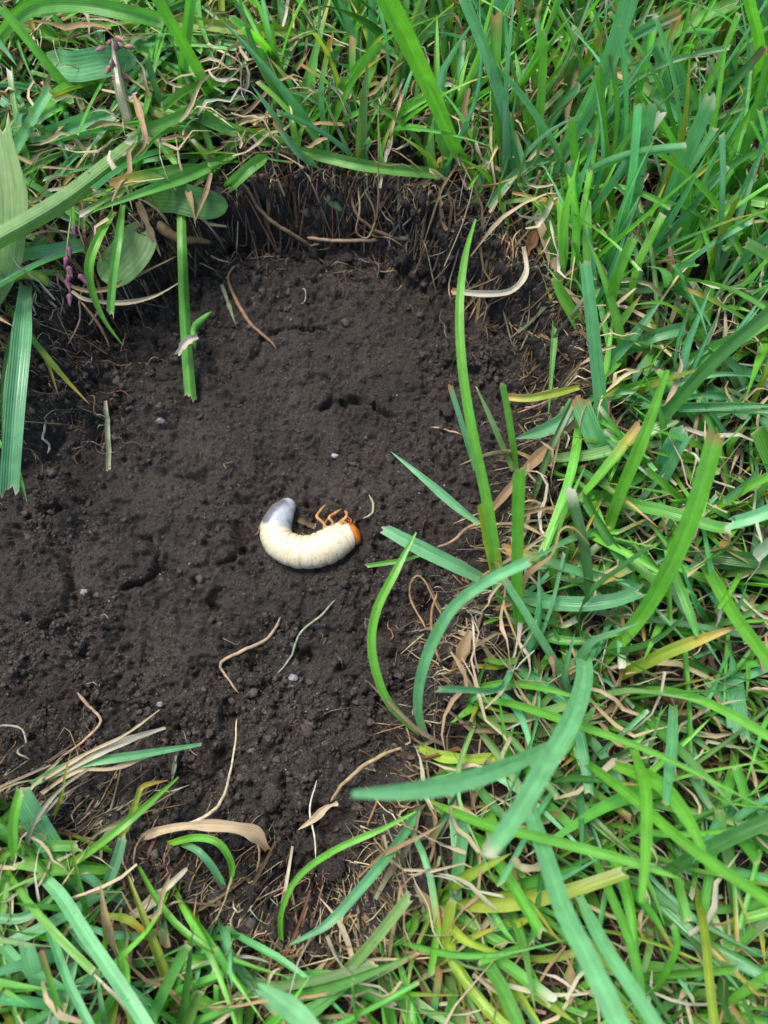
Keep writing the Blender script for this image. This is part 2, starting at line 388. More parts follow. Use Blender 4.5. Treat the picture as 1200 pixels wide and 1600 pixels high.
def tube(acc, P, rad, col, n=None, sides=6, wob=0.0, end=True):
    P = np.asarray(P, float); L = np.linalg.norm(np.diff(P, axis=0), axis=1).sum()
    n = n or int(np.clip(L / .0012, 6, 60)); C = spline(P, n); s = np.linspace(0, 1, n)
    if wob: C = C + wob * np.stack([fbm(s * L * 220 + q * 31.7 + rng.uniform(0, 50), s * 0 + q, 3, 2) for q in range(3)], 1)
    T = norm(np.gradient(C, axis=0)); up = np.array([.13, .2, .97]); Nn = norm(np.cross(T, up)); B = np.cross(T, Nn)
    r = np.full(n, rad) if np.isscalar(rad) else np.interp(s, np.linspace(0, 1, len(rad)), rad)
    r = r * (1 + .22 * (vnoise(s * L * 500 + rng.uniform(0, 99), s * 0, 9) - .5))
    if end: r[0] *= .25; r[-1] *= .2
    a = np.linspace(0, 2 * math.pi, sides, endpoint=False)
    X = C[:, None] + r[:, None, None] * (np.cos(a)[None, :, None] * Nn[:, None] + np.sin(a)[None, :, None] * B[:, None])
    i = np.arange(n - 1)[:, None] * sides; j = np.arange(sides)[None, :]; j2 = (j + 1) % sides
    f = np.stack([i + j, i + j2, i + sides + j2, i + sides + j], -1).reshape(-1, 4)
    col = np.asarray(col); c = np.broadcast_to(col, (n * sides, 3)).copy() if col.ndim == 1 else np.repeat(col if len(col) == n else np.stack([np.interp(s, np.linspace(0, 1, len(col)), col[:, q]) for q in range(3)], 1), sides, 0)
    uv = np.stack(np.broadcast_arrays((a / 6.2832)[None, :], (s * L / .03)[:, None]), -1).reshape(-1, 2)
    acc.add(X.reshape(-1, 3), f, c, uv)

# ------------------------------------------------------------------ the ground: one sheet to the horizon
ny, nx = GX.shape
gv = np.stack([GXW, GYW, GZ], -1).reshape(-1, 3).astype(np.float32)
i = (np.arange(ny - 1)[:, None] * nx + np.arange(nx - 1)[None, :]); q = np.stack([i, i + 1, i + nx + 1, i + nx], -1).reshape(-1, 4).astype(np.int32)
me = bpy.data.meshes.new('soil_ground'); me.vertices.add(len(gv)); me.vertices.foreach_set('co', gv.ravel())
me.loops.add(q.size); me.loops.foreach_set('vertex_index', q.ravel()); me.polygons.add(len(q))
me.polygons.foreach_set('loop_start', np.arange(0, q.size, 4, dtype=np.int32)); me.polygons.foreach_set('use_smooth', np.ones(len(q), bool)); me.update(calc_edges=True)
ta = me.attributes.new('Turf', 'FLOAT', 'POINT')
ta.data.foreach_set('value', sstep(.22, .34, np.hypot(gv[:, 0], gv[:, 1])).astype(np.float32))
gr = link('soil_ground', me, M_SOIL); gr['kind'] = 'structure'; gr['label'] = 'dark crumbly soil laid bare in a hole cut into the lawn'; gr['category'] = 'soil'

def icosphere(sub):
    import bmesh
    bm = bmesh.new(); bmesh.ops.create_icosphere(bm, subdivisions=sub, radius=1)
    v = np.array([p.co[:] for p in bm.verts]); f = np.array([[p.index for p in q.verts] for q in bm.faces]); bm.free(); return v, f
ICO1, ICO2, ICO3, ICO5 = icosphere(1), icosphere(2), icosphere(3), icosphere(5)
LUMP = []
for k in range(10):
    v, f = ICO2; o = rng.uniform(0, 50, 3)
    r = 1 + .55 * fbm(v[:, 0] * 1.3 + o[0], v[:, 1] * 1.3 + v[:, 2] * 1.7 + o[1], 7 + k, 2) + .55 * fbm(v[:, 0] * 3.1 + v[:, 2] * 2 + o[0], v[:, 1] * 3.1 - v[:, 2] * 2.3 + o[2], 17 + k, 2) + rng.normal(size=len(v)) * .07
    LUMP.append((v * r[:, None] * rng.uniform(.6, 1.2, 3), f))
LUMPS = []
for k in range(8):
    v, f = ICO1; LUMPS.append((v * rng.uniform(.45, 1.3, (len(v), 1)) * rng.uniform(.6, 1.2, 3), f))
def rotm():
    q = norm(rng.normal(size=4)); w_, x, y, z = q
    return np.array([[1 - 2 * (y * y + z * z), 2 * (x * y - z * w_), 2 * (x * z + y * w_)], [2 * (x * y + z * w_), 1 - 2 * (x * x + z * z), 2 * (y * z - x * w_)], [2 * (x * z - y * w_), 2 * (y * z + x * w_), 1 - 2 * (x * x + y * y)]])
# loose crumbs: far more than anyone could count
def on_grub(x, y, k=1.12):
    return any(math.hypot(x - c[0], y - c[1]) < r * k for c, r in zip(GRUB_C, GRUB_R))
acc = Acc(); cand = rng.uniform([-.12, -.13], [.12, .14], (250000, 2))
cd = pit_dist(cand[:, 0], cand[:, 1]); lo = blobs(cand[:, 0], cand[:, 1], LOOSE); sm = blobs(cand[:, 0], cand[:, 1], SMOOTH)
clump = vnoise(cand[:, 0] * 160, cand[:, 1] * 160, 14)
keep = (cd > -.006) & (rng.uniform(size=len(cand)) < np.clip(.30 + .75 * lo - .15 * sm + .6 * (cd < .012), .08, 1) * np.clip(clump * 2 - .3, .12, 1))
for (x, y), l_, s_ in zip(cand[keep], lo[keep], sm[keep]):
    if on_grub(x, y): continue
    r = .00017 + .00042 * rng.random() ** 3 + (.0009 * rng.random() ** 3 if rng.random() < .08 + .14 * l_ - .07 * s_ else 0)
    v, f = LUMP[rng.integers(10)] if r > .0007 else LUMPS[rng.integers(8)]
    X = (v * r) @ rotm().T + np.array([x, y, hz(x, y) + r * rng.uniform(-.35, .4)])
    g = rng.random()
    if g < .025 and r < .00055: c = np.array([.26, .24, .23]) * rng.uniform(.5, 1.2); X = (X - X.mean(0)) * .62 + X.mean(0)
    elif g < .06: c = np.array([.060, .043, .030])
    else: c = np.array([.036, .0292, .0242]) * rng.uniform(.5, 1.6)
    acc.add(X, f, np.repeat(c[None], len(v), 0))
o = link('soil_crumbs', acc.mesh('soil_crumbs', False), M_CRUMB)
tag(o, 'loose dark soil crumbs and pale sand grains strewn over the hole', 'soil', kind='stuff')


# ------------------------------------------------------------------ the grub
def grub():
    base = GRUB_C[6].copy(); base[2] = FLOOR0
    root = empty('grub', base)
    tag(root, 'curled cream white beetle grub with orange head lying on bare soil', 'grub')
    n, m = 190, 56
    C = spline(GRUB_C, n); s = np.linspace(0, 1, n)
    rr = np.interp(s, np.concatenate([[0], np.cumsum(np.linalg.norm(np.diff(GRUB_C, axis=0), axis=1))]) / np.linalg.norm(np.diff(GRUB_C, axis=0), axis=1).sum(), GRUB_R)
    for _ in range(6): rr[1:-1] = (rr[:-2] + 2 * rr[1:-1] + rr[2:]) / 4
    C[:, 2] = FLOOR0 + rr * .86
    T = norm(np.gradient(C, axis=0)); up = np.array([0, 0, 1.0]); D = norm(np.cross(T, up))     # D: sideways
    inner = np.array(at(490, 800, FLOOR0)) - C; D = D * np.sign((D * inner).sum(1).mean()) * -1  # D points to the back (outside of the C)
    U = np.cross(T, D); U = U * np.sign(U[:, 2:3])
    a = np.linspace(0, 2 * math.pi, m, endpoint=False)
    ca, sa = np.cos(a), np.sin(a)                                   # ca = +1 back, sa = +1 up
    seg = np.zeros(n)
    bounds = np.array([.10, .215, .30, .375, .45, .525, .60, .675, .75, .82, .885, .945])
    g = np.zeros((n, m))
    back = np.clip(ca, 0, 1)[None, :] ** .7
    for k, b_ in enumerate(bounds):
        wv = s[:, None] + .005 * np.sin(3 * a + k)[None, :] + .007 * (vnoise(np.cos(a) * 3 + k * 7, np.sin(a) * 3, 23) - .5)[None, :]
        dep = (.048 if b_ > .25 else .014) * (.8 + .4 * vnoise(np.cos(a) * 2 + k * 5, np.sin(a) * 2 + 3, 6))[None, :]
        g -= dep * np.exp(-((wv - b_) / .0095) ** 2) * (.55 + .45 * np.abs(ca))[None, :]
        if b_ > .25:                                                # two more folds across the back of each ring
            for q, e in ((.024, .024), (.049, .020)):
                g -= e * np.exp(-((wv - b_ - q) / .006) ** 2) * (.25 + .75 * back)
            g += .035 * np.exp(-((wv - b_ - .037) / .022) ** 2) * np.exp(-((a - 2.2) / .5) ** 2)[None, :]   # side lobes
            g -= .03 * np.exp(-((a - 1.75) / .16) ** 2)[None, :] * np.exp(-((wv - b_ - .037) / .03) ** 2)
    A, S = np.meshgrid(a, s)
    g += .030 * fbm(S * 26, np.cos(A) * 3 + 5 + np.sin(A) * 2, 3, 3) + .014 * fbm(S * 80, np.sin(A) * 6 + 9, 4, 3)
    rad = rr[:, None] * (1 + g)
    cap = np.sqrt(np.clip(1 - ((.035 - s) / .035).clip(0) ** 2, .0, 1)); rad = rad * np.maximum(cap, .02)[:, None]
    cap = np.sqrt(np.clip(1 - ((s - .985) / .0155).clip(0) ** 2, .0, 1)); rad = rad * np.maximum(cap, .45)[:, None]
    squash = np.where(sa < 0, .90, 1.0)
    X = C[:, None] + rad[..., None] * (ca[None, :, None] * D[:, None] + (sa * squash)[None, :, None] * U[:, None])
    i = np.arange(n - 1)[:, None] * m; j = np.arange(m)[None, :]; j2 = (j + 1) % m
    f = np.stack([i + j, i + j2, i + m + j2, i + m + j], -1).reshape(-1, 4)
    cream = np.array([.48, .435, .28]); pale = np.array([.51, .49, .38]); grey = np.array([.31, .335, .375]); dark = np.array([.085, .075, .085])
    k = sstep(.31, .23, S + .02 * np.cos(A))[..., None]
    c = cream + (pale - cream) * (.5 + .5 * fbm(S * 22, np.cos(A) * 2, 8, 3))[..., None]
    yl = (sstep(.35, .75, vnoise(S * 55, np.sin(A) * 5 + np.cos(A) * 4, 18)) * .35)[..., None]; c = c * (1 - yl) + np.array([.58, .45, .22]) * yl
    c = c * (1 - k) + grey * k
    back_ = 1 - sstep(1.05, 1.55, np.where(A > math.pi, A - 2 * math.pi, A) + .25 * fbm(S * 20, A * 2, 12, 3)) * 1.0
    back_ = back_ * sstep(.035, .07, S) * sstep(.275, .24, S + .01 * np.sin(A * 5))
    dk = 1.05 * back_ + .85 * np.exp(-((S - .085) / .022) ** 2) * np.exp(-((A - 1.55) / .38) ** 2) + .5 * np.exp(-((S - .125) / .02) ** 2) * np.exp(-((A - 1.35) / .3) ** 2) + .7 * np.exp(-((S - .205) / .018) ** 2) * np.exp(-((A - 2.75) / .45) ** 2)
    dk = np.clip(dk * (.75 + .5 * vnoise(S * 40, A * 3, 44)), 0, .88)[..., None]; c = c * (1 - dk) + dark * dk
    tipk = (sstep(.045, .012, S) * (.35 + .65 * sstep(1.9, 2.5, A)))[..., None] * .8; c = c * (1 - tipk) + np.array([.22, .11, .05]) * tipk
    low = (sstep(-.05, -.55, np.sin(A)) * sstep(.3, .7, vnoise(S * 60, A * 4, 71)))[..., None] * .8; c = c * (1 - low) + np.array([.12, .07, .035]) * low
    nk = sstep(.965, 1, S)[..., None] * .55; c = c * (1 - nk) + np.array([.70, .42, .22]) * nk
    mt, t, N, L = new_mat('grub_skin')
    at_ = node(t, 'ShaderNodeAttribute', attribute_name='Col'); geo = node(t, 'ShaderNodeNewGeometry')
    vo = node(t, 'ShaderNodeTexVoronoi', i_Scale=560.0); L.new(geo.outputs['Position'], vo.inputs['Vector'])
    b = node(t, 'ShaderNodeBsdfPrincipled'); L.new(mixc(t, at_.outputs['Color'], (.22, .12, .04), ramp(t, vo.outputs['Distance'], [(.09, .75), (.15, 0.0)])), b.inputs['Base Color'])
    b.inputs['Roughness'].default_value = .38; b.inputs['Specular IOR Level'].default_value = .45
    b.inputs['Subsurface Weight'].default_value = .3; b.inputs['Subsurface Radius'].default_value = (1, .75, .45); b.inputs['Subsurface Scale'].default_value = .0012
    n1 = node(t, 'ShaderNodeTexNoise', i_Scale=1100.0, i_Detail=4.0); L.new(geo.outputs['Position'], n1.inputs['Vector'])
    bm = node(t, 'ShaderNodeBump', i_Strength=.3, i_Distance=.0004); L.new(n1.outputs[0], bm.inputs['Height']); L.new(bm.outputs[0], b.inputs['Normal'])
    o_ = node(t, 'ShaderNodeOutputMaterial'); L.new(b.outputs[0], o_.inputs[0])
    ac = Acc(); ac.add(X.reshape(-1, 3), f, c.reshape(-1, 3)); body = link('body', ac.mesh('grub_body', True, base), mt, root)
    body['label'] = 'wrinkled cream body with bluish grey tail end'
    # horny parts
    mh, t, N, L = new_mat('grub_horn'); at_ = node(t, 'ShaderNodeAttribute', attribute_name='Col')
    geo = node(t, 'ShaderNodeNewGeometry'); n1 = node(t, 'ShaderNodeTexNoise', i_Scale=900.0, i_Detail=4.0); L.new(geo.outputs['Position'], n1.inputs['Vector'])
    cc = mixc(t, at_.outputs['Color'], ramp(t, n1.outputs[0], [(.3, .7), (.7, 1.2)]), 1.0, 'MULTIPLY')
    b = node(t, 'ShaderNodeBsdfPrincipled'); L.new(cc, b.inputs['Base Color']); b.inputs['Roughness'].default_value = .3
    b.inputs['Subsurface Weight'].default_value = .25; b.inputs['Subsurface Radius'].default_value = (1, .5, .2); b.inputs['Subsurface Scale'].default_value = .0006
    o_ = node(t, 'ShaderNodeOutputMaterial'); L.new(b.outputs[0], o_.inputs[0])
    px = mm_per_px(GRUB_C[6]); hc = C[-1] + T[-1] * 4.5 * px; hr = 20 * px
    v, fc = ICO3; v = v.copy()
    lx, ly, lz = v[:, 0], v[:, 1], v[:, 2]                          # lx along T, ly along D (back), lz up
    k = 1 - .18 * np.clip(lx, 0, 1) * np.clip(-ly, 0, 1)
    groove = 1 - .05 * np.exp(-(lz / .12) ** 2) * (lx > 0)
    Xh = hc + (lx * 12.5 * px * k * groove)[:, None] * T[-1] + (ly * hr * .97)[:, None] * D[-1] + (lz * hr * .95)[:, None] * np.array([0, 0, 1.0])
    col = np.array([.56, .175, .016]) * (1 - .35 * sstep(.2, 1, lx))[:, None] + np.array([.0, .0, .0])
    ac = Acc(); ac.add(Xh, fc, col); head = link('head', ac.mesh('grub_head', True, base), mh, root); head['label'] = 'glossy orange brown head capsule'
    tt, dd, uu = T[-1], D[-1], np.array([0, 0, 1.0])
    for q in (.55, -.35):                                           # jaws below the face, feelers beside them
        p0 = hc + tt * 7 * px - dd * hr * .62 + uu * hr * q * .6
        ac = Acc(); tube(ac, [p0, p0 + tt * 5 * px - dd * 5 * px, p0 + tt * 5 * px - dd * 9 * px - uu * q * 4 * px], [3.6 * px, 3 * px, 1 * px], np.array([.10, .035, .012]), n=10, sides=8)
        link('mandible', ac.mesh('mandible', True, base), mh, head)
        p0 = hc + tt * 3 * px - dd * hr * .70 + uu * hr * q
        ac = Acc(); tube(ac, [p0, p0 + tt * 3 * px - dd * 5 * px + uu * q * 5 * px, p0 + tt * 1 * px - dd * 10 * px + uu * q * 6 * px, p0 - tt * 1 * px - dd * 13 * px + uu * q * 4 * px], [1.5 * px, 1.3 * px, 1.2 * px, 1.5 * px], np.array([.45, .17, .04]), n=14, sides=7)
        link('antenna', ac.mesh('antenna', True, base), mh, head)
    legcol = np.array([[.50, .33, .16], [.48, .26, .08], [.44, .20, .05], [.48, .26, .09], [.38, .17, .04]])
    zc = FLOOR0 + .0062
    for L_ in ([(511, 824), (505, 817), (496, 809), (495.5, 805), (501, 797), (510, 787)], [(523, 822), (519, 815), (514.5, 810), (516, 806), (525, 801), (534, 795)], [(532, 820), (535, 814), (540, 809), (541.5, 805), (541, 801), (538, 798)]):
        zs = [zc, zc + .0012, zc + .0020, zc + .0018, zc + .0004, zc - .0026]
        P = [at(x, y, z) for (x, y), z in zip(L_, zs)]
        P = np.array(P); P[0] += (C[150] - P[0]) * .12
        ac = Acc(); tube(ac, P, [2.6 * px, 2.1 * px, 2.5 * px, 1.9 * px, 2.1 * px, 1.6 * px, .5 * px], legcol, n=30, sides=9)
        lg = link('leg', ac.mesh('leg', True, base), mh, root)
        ac = Acc(); e = P[-1]; tube(ac, [e + (P[-2] - e) * .12, e + (e - P[-2]) * .18 - np.array([0, 0, .0002])], [.9 * px, .3 * px], np.array([.10, .035, .012]), n=6, sides=6)
        link('claw', ac.mesh('claw', True, base), mh, lg)
        for q in range(9):
            k_ = rng.uniform(.3, 1); p = spline(P, 12)[int(k_ * 11)]
            if q == 0: ac = Acc()
            tube(ac, [p, p + norm(rng.normal(size=3)) * 4.2 * px], [.26 * px, .1 * px], np.array([.40, .18, .05]), n=6, sides=4)
        link('bristles', ac.mesh('bristles', True, base), mh, lg)['kind'] = 'stuff'
        # the fellow of this leg on the lower side, tucked under the body
        P2 = P.copy(); P2[:, 2] = FLOOR0 + np.array([.0030, .0026, .0022, .0020, .0016, .0008]); P2[:, :2] += (P[0, :2] - P[2, :2]) * .55
        ac = Acc(); tube(ac, P2, [2.2 * px, 2 * px, 2 * px, 1.7 * px, 1.5 * px, 1.0 * px, .4 * px], legcol * .8, n=22, sides=8); link('leg', ac.mesh('leg', True, base), mh, root)
    for k, b_ in enumerate(bounds[2:]):                             # breathing holes along the flank
        ii = int((b_ + .036) * (n - 1)); ii = min(ii, n - 5); ja = int((1.70 / 6.283) * m); p = X[ii, ja]; nn = norm(p - C[ii])
        v, fc = ICO1; ac = Acc(); ac.add(p + v * np.array([1.0, 1.0, .6]) * 1.25 * px, fc, np.repeat(np.array([[.34, .15, .04]]), len(v), 0))
        link('spiracle', ac.mesh('spiracle', True, base), mh, root)
    ac = Acc()
    for q in range(150):
        ii = rng.integers(6, n - 6); ja = rng.integers(0, m); p = X[ii, ja]; nn = norm(p - C[ii])
        tube(ac, [p - nn * px * .5, p + nn * px * rng.uniform(2, 4) + rng.normal(size=3) * px * .8], [.16 * px, .06 * px], np.array([.55, .34, .12]), n=6, sides=3)
    link('bristles', ac.mesh('bristles', True, base), mh, root)['kind'] = 'stuff'
grub()

# ------------------------------------------------------------------ single blades, straws and roots one can point at
# (kind, label, [(x, y, height in mm over lawn soil) base -> tip in photo pixels], width px, colour, tip, options)
def drape(P, onsoil, r):      # lay a strand on top of the crumbs instead of through them
    Q = spline(P, 30); m = np.interp(np.linspace(0, 1, 30), np.linspace(0, 1, len(P)), np.array(onsoil, float))
    z = np.array([max(hz(x + a, y + b) for a in (-.0006, 0, .0006) for b in (-.0006, 0, .0006)) for x, y, _z in Q])
    for _q in range(3): z[1:-1] = np.maximum(z[1:-1], (z[:-2] + z[2:]) / 2)
    Q[:, 2] = np.where(m > .5, z + r * .5, np.maximum(Q[:, 2], z + r * .3)); return Q
def hero_blade(name, label, cat, pts, wpx, colk, tip='cut', group=None, dry=False, jit=.06, **kw):
    P = np.array([at(x, y, z / 1000.) if z is not None else ground(x, y, .0008) for x, y, z in pts])
    npt = len(P)
    if any(z is None for _x, _y, z in pts): P = drape(P, [z is None for _x, _y, z in pts], .0004)
    px = mm_per_px(P.mean(0)); ac = Acc()
    W = wpx * px if np.isscalar(wpx) else [w_ * mm_per_px(P[min(int(round(k * (len(P) - 1) / (len(wpx) - 1))), len(P) - 1)]) for k, w_ in enumerate(wpx)]
    blade(ac, P, W, pal(colk, jit), tip, n=int(np.clip(npt * 9, 14, 44)), cols=7, **({'ridge': .006, **kw} if name == 'weed_leaf' else kw))
    o = link(name, ac.mesh(name, True, P[0]), M_DRY if dry else (M_WEED if name == 'weed_leaf' else M_LEAF), None, P[0])
    return tag(o, label, cat, group)
def hero_thread(name, label, cat, pts, rpx, colk, group=None, wob=.0004, jit=.08):
    P = np.array([at(x, y, z / 1000.) if z is not None else ground(x, y, .0004) for x, y, z in pts])
    if any(z is None for _x, _y, z in pts): P = drape(P, [z is None for _x, _y, z in pts], np.max(rpx) * mm_per_px(P.mean(0)))
    px = mm_per_px(P.mean(0)); ac = Acc(); tube(ac, P, rpx * px if np.isscalar(rpx) else [r * px for r in rpx], pal(colk, jit), wob=wob, sides=7)
    o = link(name, ac.mesh(name, True, P[0]), M_ROOT, None, P[0]); return tag(o, label, cat, group)
GB = lambda label, pts, w_, c, tip='cut', **k: hero_blade('grass_leaf', label, 'grass blade', pts, w_, c, tip, **k)
DB = lambda label, pts, w_, c, tip='point', **k: hero_blade('straw', label, 'dry grass', pts, w_, c, tip, dry=True, **{**dict(uneven=.45, fold=.3, base=PAL[c]), **k})
RT = lambda label, pts, r, c, **k: hero_thread('root', label, 'root', pts, r, c, **k)
_ = None
# --- rim with the flattened weeds and the purple flower spike
hero_blade('grass_stalk', 'thick ribbed pale green stem lying across the flattened weeds', 'grass stem', [(285, 165, 5), (205, 232, 10), (105, 310, 16), (0, 372, 20), (-70, 405, 21)], [20, 26, 29, 30, 30], 'P', 'cut', fold=-.55, roll=.1, jit=.02)
GB('green blade with ragged pale cut end beside the thick stem top', [(445, 224, 2), (405, 216, 5), (340, 193, 9), (286, 168, 11)], 21, 'G', roll=.3)
GB('long flat blade with browned tip lying along the root-hung rim', [(438, 230, 3), (500, 243, 7), (560, 257, 8), (620, 265, 7), (697, 272, 5)], 18, 'G', 'cut', tipcol='brown')
GB('blade dotted with a black smudge, slanting over the dark oval leaf', [(372, 238, 3), (300, 272, 9), (225, 300, 14), (143, 331, 17)], 19, 'G', 'point', roll=-.2)
hero_blade('weed_leaf', 'dark oval weed leaf with rounded end overhanging the soil', 'leaf', [(225, 308, 4), (270, 308, 7), (315, 318, 6), (356, 322, 3)], 46, 'D', 'round', fold=.10)
hero_blade('weed_leaf', 'pale blue-green oval leaf curled among upright blades above the weeds', 'leaf', [(72, 90, 9), (110, 104, 13), (160, 97, 15), (214, 92, 12)], 42, 'C', 'round', fold=.14)
hero_blade('weed_leaf', 'broad spotted yellow-green leaf behind the purple flower spike', 'leaf', [(222, 350, 3), (210, 385, 3), (185, 415, 2), (158, 436, 0)], 58, 'P', 'round', fold=.12)
hero_blade('weed_leaf', 'large torn grey-green leaf standing upright beside the thick stem end', 'leaf', [(-20, 480, 6), (2, 410, 14), (8, 320, 20), (-4, 200, 26)], [30, 58, 70, 40], 'P', 'cut', fold=.12, twist=.4)
GB('blue-green blade with white frayed end pointing at the thick stem', [(50, 218, 4), (100, 203, 9), (140, 188, 11), (176, 177, 11)], 27, 'C')
GB('short blade with rounded drooping end under the browned-tip blade', [(418, 243, 5), (395, 258, 8), (370, 280, 6), (348, 300, 0)], 18, 'G', 'round')
GB('long arching blade sweeping over the weeds with yellowed middle', [(-10, 66, 12), (45, 14, 22), (120, 6, 27), (200, 20, 26), (255, 32, 22)], 24, 'G')
GB('straight upright blade at the top of the thick stem', [(283, 192, 1), (286, 110, 14), (296, 20, 28), (303, -40, 36)], 17, 'G')
GB('narrow bright blade crossing the arching blade and oval leaf', [(138, 168, 4), (95, 125, 12), (50, 70, 20), (0, 10, 27)], 15, 'B')
GB('bright blade leaning over the short shaded leaf behind the stem', [(345, 175, 2), (310, 110, 16), (270, 40, 29), (235, -20, 38)], 18, 'B')
GB('flat yellowed horizontal blade behind the upright stem blades', [(215, 30, 9), (300, 36, 12), (380, 45, 12), (460, 48, 9)], 17, 'Y')
GB('curved dark blade dropping beside the thick stem top', [(282, 190, 3), (255, 165, 10), (238, 120, 16), (228, 88, 20)], 11, 'D')
hero_blade('grass_stalk', 'long flat green stem with purplish cut end hanging onto the soil', 'grass stem', [(283, 332, 4), (285, 400, 3), (288, 480, -8), (292, 550, -14), (298, 622, -18.5)], [14, 15, 16, 17, 18], 'G', 'cut', fold=-.4, tipcol='cut', jit=.02)
GB('pointed blade curling down over the bare soil beside the flower spike', [(178, 330, 9), (152, 375, 11), (139, 415, 9), (144, 455, 4), (163, 500, -2), (193, 541, -8)], 14, 'B', 'point')
GB('narrow blade with square white cut end hanging over the cream straws', [(192, 320, 8), (184, 380, 9), (176, 440, 6), (172, 490, 2)], 13, 'G')
GB('wide blue-grey folded blade hanging down over the root-matted slope', [(40, 445, 4), (32, 540, 9), (22, 650, 8), (14, 768, 2)], 31, 'C', fold=.3)
GB('thin blade with yellow and brown end beside the wide folded blade', [(5, 470, 2), (42, 518, 4), (73, 565, 0), (92, 620, -4)], 9, 'G', 'point', tipcol='brown')
GB('thin forked blade ending brown on the fibrous slope', [(45, 520, 2), (75, 560, 1), (105, 595, -4), (141, 633, -9)], 9, 'Y', 'point', tipcol='brown')
GB('small blade with split white tip below the wide folded blade', [(-5, 685, 2), (22, 725, 0), (34, 755, -4), (42, 784, -7)], 9, 'G', 'point', tipcol='white')
GB('shaded blade bending under the wide folded blade', [(60, 430, 1), (30, 500, 2), (8, 590, 3), (3, 700, 0)], 14, 'D', 'point')
DB('cream straw strand bridging from the flower spike to the hanging stem', [(112, 455, 3), (135, 468, 1), (190, 473, -2), (240, 463, -4), (286, 438, -5)], 8, 'K')
DB('tan curved straw under the hanging narrow blade', [(68, 405, 3), (112, 447, 2), (160, 453, 0), (210, 432, -1), (276, 400, -3)], 9, 'T')
DB('tan leaf remnant folded over the broad spotted leaf', [(215, 315, 6), (228, 345, 5), (240, 375, 2), (252, 402, -1)], 11, 'T')
DB('dry brown strand hanging before the dark oval leaf', [(290, 285, 8), (297, 310, 8), (303, 338, 6), (306, 356, 4)], 8, 'T')
DB('forked tan strand hanging beside the dark oval leaf', [(330, 270, 8), (322, 300, 8), (312, 325, 7), (303, 350, 5)], 7, 'T')
DB('looped tan strip draped over the thick stem', [(208, 145, 12), (222, 190, 19), (226, 225, 18), (205, 250, 14)], 10, 'T')
DB('arched dry strip between frayed blade end and thick stem', [(130, 205, 9), (165, 193, 13), (200, 198, 14), (258, 223, 10)], 8, 'T')
DB('cream curled strip in the weeds under the frayed blue-green blade', [(78, 218, 8), (110, 232, 7), (140, 228, 8), (165, 208, 8)], 9, 'K')
DB('white frayed straw standing between the upright blades and weeds', [(62, 175, 3), (70, 140, 9), (80, 115, 13), (95, 95, 16)], 8, 'K')
# --- rim with hanging roots
GB('large bright arching blade rising from the rim corner', [(748, 289, 1), (712, 232, 16), (676, 148, 36), (640, 70, 52), (590, -30, 68)], [13, 19, 25, 30, 34], 'B', 'cut', jit=.02)
GB('blue-green pointed blade beside the large arching blade base', [(818, 330, 1), (795, 205, 22), (765, 100, 36), (722, -10, 48)], 17, 'C')
GB('long slanting blue-green blade crossing upright shoots at the rim corner', [(835, 322, 1), (868, 258, 12), (905, 195, 24), (948, 105, 40), (990, -20, 56)], [14, 20, 24, 26, 28], 'C')
GB('upright yellow-green blade between the two slanting blades', [(832, 302, 1), (842, 200, 18), (848, 110, 30), (848, 48, 38)], 14, 'B')
GB('small curved blade arching above the rim corner roots', [(762, 323, 8), (790, 288, 13), (830, 258, 14), (884, 244, 8)], 15, 'C', 'point')
GB('thick upright blade with blunt end near the white pellet', [(958, 408, 2), (985, 320, 20), (1000, 240, 33), (1014, 165, 44)], [17, 24, 27, 26], 'C')
GB('upright pale-tipped blade leaning across a broad pointed one', [(1012, 405, 2), (1040, 325, 18), (1070, 250, 32), (1112, 152, 47)], [14, 19, 22, 22], 'C', tipcol='white')
GB('broad pointed blue-green blade behind the pale-tipped blade', [(1106, 250, 2), (1090, 195, 14), (1070, 135, 24), (1048, 62, 34)], 26, 'C', 'point')
GB('thin stem-like blade crossing in front of the pale-tipped blade', [(1068, 268, 3), (1045, 225, 12), (1020, 185, 22), (994, 150, 29)], 10, 'B')
GB('tall curved bright blade with folded middle at lawn edge', [(1160, 215, 3), (1178, 150, 20), (1188, 80, 36), (1168, -10, 54)], 16, 'B')
GB('narrow bright blade bending beside the tall curved blade', [(1118, 340, 1), (1150, 275, 16), (1180, 180, 34), (1205, 80, 50)], 14, 'G')
GB('stout square-cut upright blade among slanting ones', [(1085, 410, 2), (1080, 350, 12), (1077, 310, 20), (1073, 284, 25)], 16, 'B')
GB('dull blade with brown cut end rising near the white pellet', [(945, 362, 2), (934, 300, 14), (926, 250, 22), (922, 214, 27)], 15, 'C', tipcol='brown')
GB('narrow yellow-green upright blade near the dry crossing straw', [(962, 350, 2), (950, 270, 18), (942, 190, 30), (935, 100, 42)], 13, 'B')
GB('bent blade with pale end over dark gap in upright grass', [(1160, 330, 2), (1158, 255, 16), (1145, 210, 22), (1118, 186, 25)], 13, 'G')
DB('long brown straw crossing under the upright grass', [(890, 195, 9), (940, 222, 9), (985, 250, 8), (1030, 282, 5)], 11, 'O')
DB('tan dry blade hanging among upright grass beside slanting blade', [(912, 70, 24), (898, 125, 20), (886, 180, 15), (886, 250, 9)], 9, 'T')
DB('tan bent strip hooked behind the large arching blade', [(732, 138, 20), (725, 180, 16), (732, 220, 11), (776, 233, 7)], 10, 'T')
DB('orange-yellow dying blade tip curling above the white pellet', [(935, 365, 3), (898, 352, 8), (862, 328, 11), (830, 308, 13), (800, 301, 13)], [10, 10, 10, 8, 4], 'Y', 'point', tipcol='brown')
DB('brown curled strip standing in the upright grass', [(972, 190, 8), (1000, 150, 14), (1002, 100, 20), (984, 40, 26)], 8, 'T')
